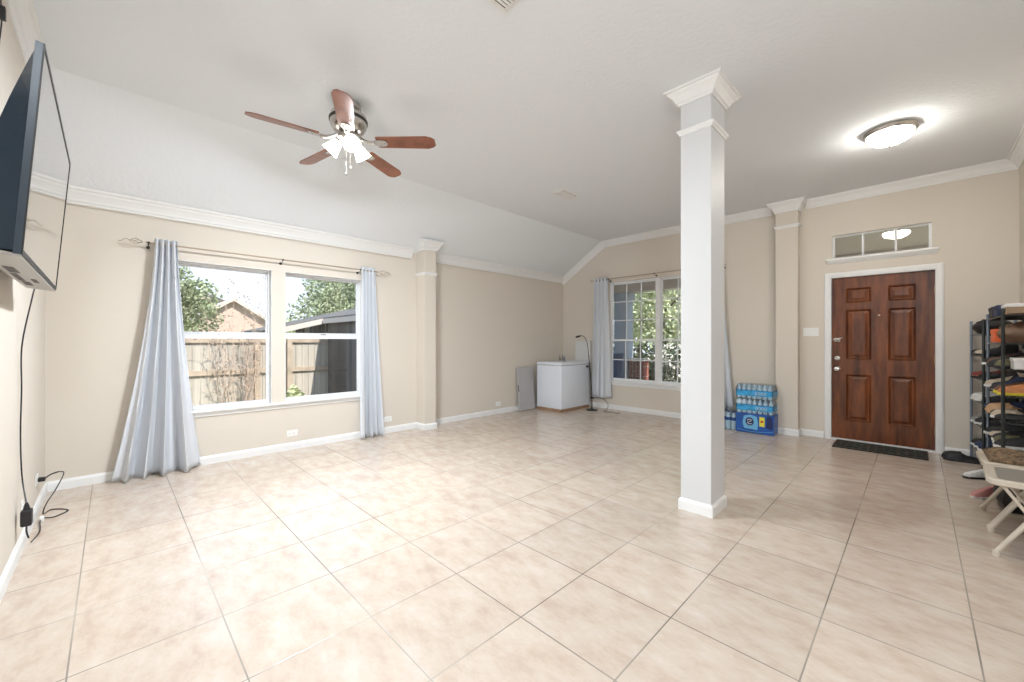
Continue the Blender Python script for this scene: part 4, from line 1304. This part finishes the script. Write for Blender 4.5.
SHOEM['card'] = mat('cardboard', (0.42, 0.30, 0.20), 0.8)
crate('shoe_box', 'long dark blue box on top of the nearer shoe rack, toward the door', 'box', (0.472, 5.24, 1.440), (0.59, 5.52, 1.530), SHOEM['navy'])
crate('shoe_box', 'black box on top of the nearer shoe rack, farthest from the folding chairs', 'box', (0.472, 5.55, 1.440), (0.62, 5.80, 1.535), SHOEM['black'])
crate('shoe_box', 'brown box with a white lid on top of the nearer shoe rack', 'box', (0.492, 4.925, 1.440), (0.682, 5.20, 1.520), SHOEM['card'], lidm=M['white'])
crate('orange_box', 'bright orange box on the second shelf down of the nearer shoe rack', 'box', (0.468, 5.34, 1.216), (0.60, 5.60, 1.332), mat('orange_card', (0.85, 0.16, 0.05), 0.5))
crate('white_box', 'small white box on the third shelf down of the nearer shoe rack', 'box', (0.52, 4.895, 1.012), (0.66, 5.03, 1.100), M['white'])


def soft_bag(name, label, cat, c, size, m, strap=True, seed=1):
    t = thing(name, label, cat, c)
    rn = random.Random(seed)
    ph = [rn.uniform(0, 6) for _ in range(4)]
    rings = []
    for i in range(9):
        s_ = i / 8
        k = (math.sin(PI * min(1, 0.12 + s_ * 0.95)) ** 0.55) if s_ > 0 else 0.75
        ring_ = []
        for j in range(20):
            a = 2 * PI * j / 20
            q = k * (1 + 0.07 * math.sin(3 * a + ph[0] + 3 * s_) + 0.04 * math.sin(5 * a + ph[1]))
            ring_.append((size[0] / 2 * q * abs(math.cos(a)) ** 0.7 * (1 if math.cos(a) > 0 else -1), size[1] / 2 * q * abs(math.sin(a)) ** 0.7 * (1 if math.sin(a) > 0 else -1), size[2] * s_))
        rings.append(ring_)
    MB().loft(rings).build('bag_body', m, t, smooth=True)
    if strap:
        MB().tube([(-size[0] * 0.2, -size[1] * 0.3, size[2] * 0.85), (-size[0] * 0.42, 0, size[2] * 0.70), (-size[0] * 0.2, size[1] * 0.3, size[2] * 0.85)], 0.006, 6, smooth=5).build('strap', m, t)
    return t


soft_bag('handbag', 'slouchy brown bag on the second shelf down, near end of the shoe rack', 'bag', (0.575, 5.08, 1.217), (0.25, 0.34, 0.17), mat('brown_leather', (0.17, 0.10, 0.06), 0.5, vary=(10, 0.3)), seed=3)
soft_bag('cloth_bag', 'crumpled black bag on the highest shelf of the corner shoe rack', 'bag', (0.535, 6.14, 1.302), (0.27, 0.42, 0.16), SHOEM['black'], seed=5)
soft_bag('cloth_bag', 'dark bag on the floor under the far folding chair', 'bag', (0.530, 4.70, 0.0), (0.26, 0.34, 0.24), SHOEM['black'], seed=8)

shoe('slipper', 'black', 'black', (0.325, 6.27, 0.0), 0.15, 'black slide sandal on the floor against the door wall, left of the corner rack')
shoe('slipper', 'black', 'black', (0.335, 6.15, 0.0), 0.05, 'black slide sandal on the floor, second out from the door wall')
shoe('sneaker', 'white', 'black', (0.390, 5.50, 0.0), 0.6, 'small white sneaker with a black sole on the floor before the nearer shoe rack', s=0.8)
shoe('sneaker', 'pink', 'white', (0.375, 4.86, 0.0), 0.9, 'pink sneaker on the floor just behind the folding chair', s=0.8)


# ------------------------------------------------------------------ folding chairs (front towards -x, feet at local x = 0)
def folding_chair(label, loc, rz=0):
    t = thing('folding_chair', label, 'chair', loc, rz, None)
    W_ = 0.215
    ps = []
    b = MB()
    # seat: rounded plate with a raised rim
    def rounded(x0, x1, hw, r, z, n=5):
        out = []
        for (cx, cy, a0) in ((x1 - r, hw - r, 0), (x0 + r, hw - r, PI / 2), (x0 + r, -hw + r, PI), (x1 - r, -hw + r, 3 * PI / 2)):
            for i in range(n):
                a = a0 + PI / 2 * i / (n - 1)
                out.append((cx + r * math.cos(a), cy + r * math.sin(a), z))
        return out
    X0, X1 = -0.03, 0.36
    b.loft([rounded(X0 + 0.010, X1 - 0.01, W_ - 0.002, 0.05, 0.400), rounded(X0, X1, W_ + 0.008, 0.06, 0.408), rounded(X0, X1, W_ + 0.008, 0.06, 0.432), rounded(X0 + 0.008, X1 - 0.008, W_, 0.055, 0.438),
            rounded(X0 + 0.040, X1 - 0.035, W_ - 0.030, 0.045, 0.436), rounded(X0 + 0.046, X1 - 0.04, W_ - 0.036, 0.04, 0.431)])
    s_ = b.build('seat', 'chair', t, smooth=True)
    b = MB(); b.loft([rounded(X0 + 0.046, X1 - 0.04, W_ - 0.036, 0.04, 0.4285), rounded(X0 + 0.046, X1 - 0.04, W_ - 0.036, 0.04, 0.432)])
    b.build('seat_panel', 'chairpan', s_, label='darker recessed seat panel')
    for s in (-1, 1):
        b = MB(); b.tube([(0.0, s * W_, 0.012), (0.235, s * W_, 0.44), (0.345, s * W_, 0.66), (0.355, s * (W_ - 0.005), 0.78)], 0.0125, 12, smooth=3)
        b.lathe([(0.016, 0), (0.016, 0.028), (0.013, 0.032)], (0.006, s * W_, 0), 12)
        b.build('front_leg', 'chair', t, smooth=True)
        b = MB(); b.tube([(0.275, s * (W_ - 0.026), 0.012), (0.03, s * (W_ - 0.026), 0.405)], 0.009, 10); b.lathe([(0.013, 0), (0.013, 0.025), (0.010, 0.028)], (0.272, s * (W_ - 0.026), 0), 12); b.build('rear_leg', 'chair', t, smooth=True)
    MB().tube([(0.255, -W_ + 0.026, 0.046), (0.255, W_ - 0.026, 0.046)], 0.007, 8).build('rear_stretcher', 'chair', t)
    b = MB(); b.loft([[(0.335 + d, y, z) for d, z in ((0, 0.66), (0.012, 0.66), (0.022, 0.80), (0.010, 0.80))] if True else None for y in (-W_ + 0.008, W_ - 0.008)])
    b.build('backrest', 'chair', t, bevel=0.004)
    return t


folding_chair('beige metal folding chair at the right edge, nearest the viewer', (0.322, 3.81, 0), R(-2))
folding_chair('beige metal folding chair behind the nearest one, with a brown blanket on its seat', (0.330, 4.275, 0), 0)
bm_ = MB()
rr_ = random.Random(4)
top = []; NX, NY = 26, 30
P_ = [rr_.uniform(0, 6) for _ in range(6)]
rows = []
for i in range(NX + 1):
    row = []
    for j in range(NY + 1):
        u, v = i / NX, j / NY
        e = min(1, 6 * min(u, 1 - u, v, 1 - v))
        h = 0.012 + 0.035 * e * (0.75 + 0.25 * math.sin(9 * u + P_[0] + 3 * math.sin(6 * v + P_[1])) + 0.2 * math.sin(14 * v + P_[2] + 4 * u))
        row.append(((u - 0.5) * 0.31, (v - 0.5) * 0.36, h))
    rows.append(row)
bm_.loft(rows, cap=False, close=False)
edge = [rows[i][0] for i in range(NX + 1)] + [rows[NX][j] for j in range(1, NY + 1)] + [rows[i][NY] for i in range(NX - 1, -1, -1)] + [rows[0][j] for j in range(NY - 1, 0, -1)]
bm_.loft([edge, [(x, y, 0.0) for x, y, z in edge]], cap=False)
bm_.bm.faces.new([bm_.bm.verts.new((x, y, 0.0)) for x, y, z in edge])
bmesh.ops.remove_doubles(bm_.bm, verts=bm_.bm.verts, dist=1e-5)
o = bm_.build('folded_blanket', mat('brown_fuzzy', (0.20, 0.135, 0.08), 0.95, vary=(45, 0.7), bump=(120, 0.6)), smooth=True, loc=(0.490, 4.275, 0.4385))
tag(o, 'brown mottled blanket folded on the seat of the far folding chair', 'blanket')


# ------------------------------------------------------------------ outside
GZ = -0.35
struct('ground', MB().box((-45, -30, GZ - 0.2), (30, 45, GZ)), M['ground'])
o = MB().box((-7.2, YN + 0.16, GZ), (3.2, 8.75, -0.06)).build('trim_13', 'conc'); o['kind'] = 'structure'      # porch slab
b = MB(); b.box((-7.2, YN + 0.15, 2.62), (3.2, 8.75, 2.80)); b.box((-7.2, 8.35, 2.34), (3.2, 8.60, 2.62))
o = b.build('trim_14', 'soffit'); o['kind'] = 'structure'      # porch roof and beam
p = thing('porch_column', 'grey blue porch column outside the front window', 'column', (-4.80, 8.42, -0.06))
MB().rbox((-0.17, -0.13, 0), (0.17, 0.13, 2.40), 0.01).build('shaft', 'siding', p)
MB().box((-0.20, -0.16, 2.26), (0.20, 0.16, 2.39)).build('capital', 'siding', p)
o = MB().box((-4.59, 8.30, -0.06), (-4.25, 8.55, 0.78)).build('brick_pier', 'brickred', loc=(0, 0, 0)); tag(o, 'low dark red brick wall at the edge of the porch outside', 'brick wall')
b = MB(); b.box((-4.61, 8.27, 0.78), (-4.22, 8.58, 0.83)); b.build('coping', 'conc', o)
p = thing('storage_bin', 'dark navy bin on the porch low behind the front window', 'bin', (-4.85, 7.75, -0.06))
b = MB(); b.loft([[(-0.25 * k, -0.27 * k, z), (0.25 * k, -0.27 * k, z), (0.25 * k, 0.27 * k, z), (-0.25 * k, 0.27 * k, z)] for k, z in ((0.85, 0), (1.0, 0.92), (1.05, 0.92), (1.05, 0.96))]); b.build('bin_body', 'bin', p)
b = MB(); b.rbox((-0.28, -0.30, 0.965), (0.28, 0.30, 1.02), 0.02); b.build('lid', 'bin', p)


def foliage(n, c, rad, leaf, rnd, shell=0.45, squash=None, lump=0):
    """loose leaves, each a small bent quad, filling a lumpy ellipsoid; returned as one mesh builder"""
    b = MB()
    lumps = []
    if lump:
        for _ in range(lump):
            while True:
                d = Vector((rnd.uniform(-1, 1), rnd.uniform(-1, 1), rnd.uniform(-1, 1)))
                if d.length <= 1: break
            lumps.append((d * 0.72, rnd.uniform(0.28, 0.45)))
    for _ in range(n):
        if lumps:
            l, r = rnd.choice(lumps)
            d = Vector((rnd.gauss(0, 1), rnd.gauss(0, 1), rnd.gauss(0, 1))).normalized()
            q = l + d * r * rnd.uniform(shell, 1) ** 0.5
        else:
            d = Vector((rnd.gauss(0, 1), rnd.gauss(0, 1), rnd.gauss(0, 1))).normalized()
            q = d * rnd.uniform(shell, 1) ** 0.5
        p = Vector((c[0] + q.x * rad[0], c[1] + q.y * rad[1], c[2] + q.z * rad[2]))
        a = Vector((rnd.gauss(0, 1), rnd.gauss(0, 1), rnd.gauss(0, 1))).normalized()
        s = a.orthogonal().normalized()
        l_ = leaf * rnd.uniform(0.6, 1.3); w = l_ * 0.55
        v = [b.bm.verts.new(p + x) for x in (-a * l_, s * w, a * l_, -s * w)]
        b.bm.faces.new(v)
    return b


def tree(name, label, loc, h, rad, n, leaf, m, seed, trunk_r=0.18, lump=12, cat='tree', group=None, ch=None):
    rnd = random.Random(seed)
    t = thing(name, label, cat, loc, 0, group)
    cz = ch or h - rad[2]
    foliage(n, (0, 0, cz), rad, leaf, rnd, 0.3, lump=lump).build('crown', m, t)
    b = MB(); b.tube([(0, 0, -0.02), (0.05, 0.03, cz * 0.5), (0, 0.05, cz)], trunk_r, 10, smooth=4, taper=trunk_r * 0.5)
    for k in range(6):
        a = rnd.uniform(0, 2 * PI)
        b.tube([(0, 0.03, cz * 0.75), (rad[0] * 0.35 * math.cos(a), rad[1] * 0.35 * math.sin(a), cz), (rad[0] * 0.65 * math.cos(a), rad[1] * 0.65 * math.sin(a), cz + rad[2] * 0.4)], trunk_r * 0.3, 6, smooth=3, taper=trunk_r * 0.08)
    b.build('trunk', 'bark', t)
    return t


# back garden beyond the west windows
def fence(label, x, y0, y1, z1):
    t = thing('wooden_fence', label, 'fence', (x, (y0 + y1) / 2, GZ))
    c = (y0 + y1) / 2
    b = MB()
    n = int((y1 - y0) / 0.12)
    rnd = random.Random(3)
    for i in range(n):
        y = y0 - c + i * 0.12
        b.box((-0.020 + rnd.uniform(-0.004, 0.004), y + 0.003, 0.0), (0.0, y + 0.1165, z1 - GZ + rnd.uniform(-0.012, 0.012)))
    b.build('boards', 'fence', t)
    for z in (0.25, 0.96, 1.55):
        MB().box((0.0, y0 - c, z + 0.0), (0.04, y1 - c, z + 0.088)).build('rail', 'fencerail', t)
    for y in (-1.9, 0.10, 1.94, 2.50):
        MB().box((0.0, y - c, 0.0), (0.09, y - c + 0.09, z1 - GZ - 0.03)).build('post', 'fencerail', t)
    return t


fence('weathered board fence across the back garden behind the big windows', -9.0, -5.0, 9.0, 1.36)

sh = thing('garden_shed', 'dark weathered shed with a shingled sloping roof, right behind the big windows', 'shed', (-8.0, 4.2, GZ))
c = Vector((-8.0, 4.2, GZ))
b = MB()
zr = lambda y: 1.40 + 0.26 * (y - 2.25)
b.prism([(3.30 - c.y, 0.0), (6.2 - c.y, 0.0), (6.2 - c.y, zr(4.7) - (6.2 - 4.7) * 0.2 - GZ), (4.7 - c.y, zr(4.7) - GZ), (3.30 - c.y, zr(3.30) - GZ)], 0, -8.93 - c.x, -6.9 - c.x)
b.build('wall', 'shedw', sh)
b = MB()
b.prism([(3.22 - c.y, zr(3.22) - GZ), (4.7 - c.y, zr(4.7) - GZ), (6.35 - c.y, zr(4.7) - 0.36 - GZ), (6.35 - c.y, zr(4.7) - 0.28 - GZ), (4.7 - c.y, zr(4.7) + 0.08 - GZ), (3.22 - c.y, zr(3.22) + 0.08 - GZ)], 0, -9.0 - c.x, -6.75 - c.x)
b.prism([(2.15 - c.y, zr(2.15) - GZ), (4.7 - c.y, zr(4.7) - GZ), (6.35 - c.y, zr(4.7) - 0.36 - GZ), (6.35 - c.y, zr(4.7) - 0.28 - GZ), (4.7 - c.y, zr(4.7) + 0.08 - GZ), (2.15 - c.y, zr(2.15) + 0.08 - GZ)], 0, -11.2 - c.x, -9.0 - c.x)
b.build('roof', 'shingle', sh)
b = MB()
b.prism([(2.15 - c.y, zr(2.15) - 0.05 - GZ), (3.22 - c.y, zr(3.22) - 0.05 - GZ), (3.22 - c.y, zr(3.22) + 0.06 - GZ), (2.15 - c.y, zr(2.15) + 0.06 - GZ)], 0, -8.995 - c.x, -8.97 - c.x)
b.box((-8.93 - c.x, 3.19 - c.y, zr(3.22) - 0.05 - GZ), (-6.78 - c.x, 3.215 - c.y, zr(3.22) + 0.05 - GZ))
b.build('fascia', 'fascia', sh)
MB().box((-9.35 - c.x, 2.96 - c.y, 0), (-9.27 - c.x, 3.04 - c.y, zr(3.0) - GZ)).build('post', 'fascia', sh)
MB().box((-11.1 - c.x, 3.3 - c.y, 0), (-9.1 - c.x, 6.2 - c.y, zr(3.3) - GZ)).build('rear_wall', 'shedw', sh)

hs = thing('brick_house', 'pink brick house gable rising beyond the back fence', 'house', (-22.0, 3.2, GZ))
c = Vector((-22.0, 3.2, GZ))


def at(px, py, X):       # height and y of a picture point on the plane x = X
    d = Vector((-math.sin(R(45.18)), math.cos(R(45.18)), 0)); r_ = Vector((math.cos(R(45.18)), math.sin(R(45.18)), 0))
    q = d + r_ * ((px - 512) / 402.5) + Vector((0, 0, 1)) * ((341 - py) / 402.5)
    k = X / q.x
    return q.y * k, 1.23 + q.z * k


ya, za = at(233, 301, -22.0)
yb, zb_ = at(267, 322, -22.0)
yl_, zl_ = at(207, 318, -22.0)
b = MB(); b.prism([(2 * ya - yb - c.y, 0), (yb - c.y, 0), (yb - c.y, zb_ - GZ), (ya - c.y, za - GZ), (2 * ya - yb - c.y, zb_ - GZ)], 0, -4, 0); b.build('wall', 'brick', hs)
b = MB()
for s in (1, -1):
    dy = (yb - ya) * 1.08 * s; dz = (zb_ - za) * 1.08
    b.prism([(ya - c.y, za - GZ), (ya + dy - c.y, za + dz - GZ), (ya + dy - c.y, za + dz + 0.14 - GZ), (ya - c.y, za + 0.14 - GZ)], 0, -4.2, 0.25)
b.build('gable_roof', 'fascia', hs)
y2, z2 = at(196, 288, -26.0)
b = MB(); b.prism([(y2 - 7 - c.y, 2.2), (ya - c.y + 1.5, 2.2), (ya + 0.5 - c.y, za + 0.3 - GZ), (y2 - c.y, z2 - GZ), (y2 - 5 - c.y, z2 - GZ)], 0, -12, -4.1); b.build('main_roof', 'shingle', hs)

y_, z_ = at(186, 296, -15.0)
tree('leafy_tree', 'bushy green tree behind the fence, left of the brick gable', (-15.0, y_ - 0.55, GZ), z_ + 1.0 - GZ, (1.5, 1.35, 1.4), 9000, 0.06, M['leafA'], 3, lump=16)
y_, z_ = at(335, 300, -17.0)
tree('leafy_tree', 'round green tree rising over the shed roof', (-17.0, y_ + 0.4, GZ), z_ + 1.9 - GZ, (2.1, 2.3, 2.25), 14000, 0.065, M['leafA'], 5, lump=22)
y_, z_ = at(291, 325, -20.0)
tree('leafy_tree', 'small far green tree just above the fence between the two big panes', (-20.0, y_, GZ), z_ + 0.5 - GZ, (1.2, 1.5, 1.1), 4000, 0.065, M['leafB'], 8, lump=10)

# bare shrub in front of the fence
rnd = random.Random(21)
t = thing('bare_shrub', 'leafless twiggy shrub growing up in front of the fence', 'shrub', (-8.75, 1.62, GZ))
b = MB()
lv = []
for k in range(14):
    y = rnd.uniform(-0.42, 0.46); p = Vector((rnd.uniform(-0.06, 0.06), y * 0.3, 0)); pts = [p.copy()]
    H = rnd.uniform(1.2, 2.75)
    for i in range(9):
        p = p + Vector((rnd.uniform(-0.03, 0.03), (y * 0.7) / 9 + rnd.uniform(-0.05, 0.05), H / 9)); pts.append(p.copy())
        if i > 1:
            for _ in range(2):
                q = p + Vector((rnd.uniform(-0.08, 0.08), rnd.uniform(-0.22, 0.22), rnd.uniform(0.05, 0.2)))
                b.tube([p, (p + q) / 2 + Vector((0, 0, 0.02)), q], 0.003, 4); lv.append(q); lv.append((p + q) / 2)
    b.tube(pts, 0.007, 5, taper=0.0025)
b.build('branches', 'twig', t)
b = MB()
for q in lv:
    for _ in range(1):
        a = Vector((rnd.gauss(0, 1), rnd.gauss(0, 1), rnd.gauss(0, 1))).normalized(); s = a.orthogonal().normalized(); c_ = q + a * 0.02
        b.bm.faces.new([b.bm.verts.new(c_ + v) for v in (-a * 0.022, s * 0.013, a * 0.022, -s * 0.013)])
b.build('leaves', 'twig', t)
t = thing('green_shrub', 'low bright green shrub at the foot of the fence in the right pane', 'shrub', (-8.45, 2.42, GZ))
foliage(900, (0, 0, 0.45), (0.32, 0.26, 0.42), 0.05, rnd, 0.2, lump=6).build('crown', 'leafB', t)
MB().tube([(0, 0, 0), (0.02, 0.02, 0.5)], 0.02, 6).build('stem', 'bark', t)

# front garden beyond the front window
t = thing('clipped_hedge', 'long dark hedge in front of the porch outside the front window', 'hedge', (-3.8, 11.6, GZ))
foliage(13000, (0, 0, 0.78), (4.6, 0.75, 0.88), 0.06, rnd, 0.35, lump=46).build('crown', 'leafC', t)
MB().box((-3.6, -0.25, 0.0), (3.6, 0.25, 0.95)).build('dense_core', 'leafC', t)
t = thing('sunlit_shrub', 'shrub with sun dapple painted as pale leaves, low outside the front window', 'shrub', (-4.25, 9.6, GZ))
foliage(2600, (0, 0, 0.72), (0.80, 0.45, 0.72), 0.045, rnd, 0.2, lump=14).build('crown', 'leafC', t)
foliage(1500, (0, 0, 0.74), (0.83, 0.48, 0.74), 0.042, rnd, 0.7, lump=14).build('sunlit_leaves', 'leafSun', t)  # sun dapple painted in as a layer of pale leaves
tree('leafy_tree', 'broad yellow green tree beyond the hedge, left in the front window', (-7.2, 15.5, GZ), 6.6, (2.7, 2.2, 3.1), 16000, 0.075, M['leafB'], 31, lump=26)
tree('leafy_tree', 'broad yellow green tree beyond the hedge, right in the front window', (-3.2, 16.5, GZ), 7.0, (2.9, 2.3, 3.3), 16000, 0.075, M['leafB'], 37, lump=26)
tree('leafy_tree', 'darker green tree standing far behind the other street side trees', (-10.5, 20.0, GZ), 7.5, (3.6, 2.6, 3.5), 12000, 0.10, M['leafA'], 41, lump=24)
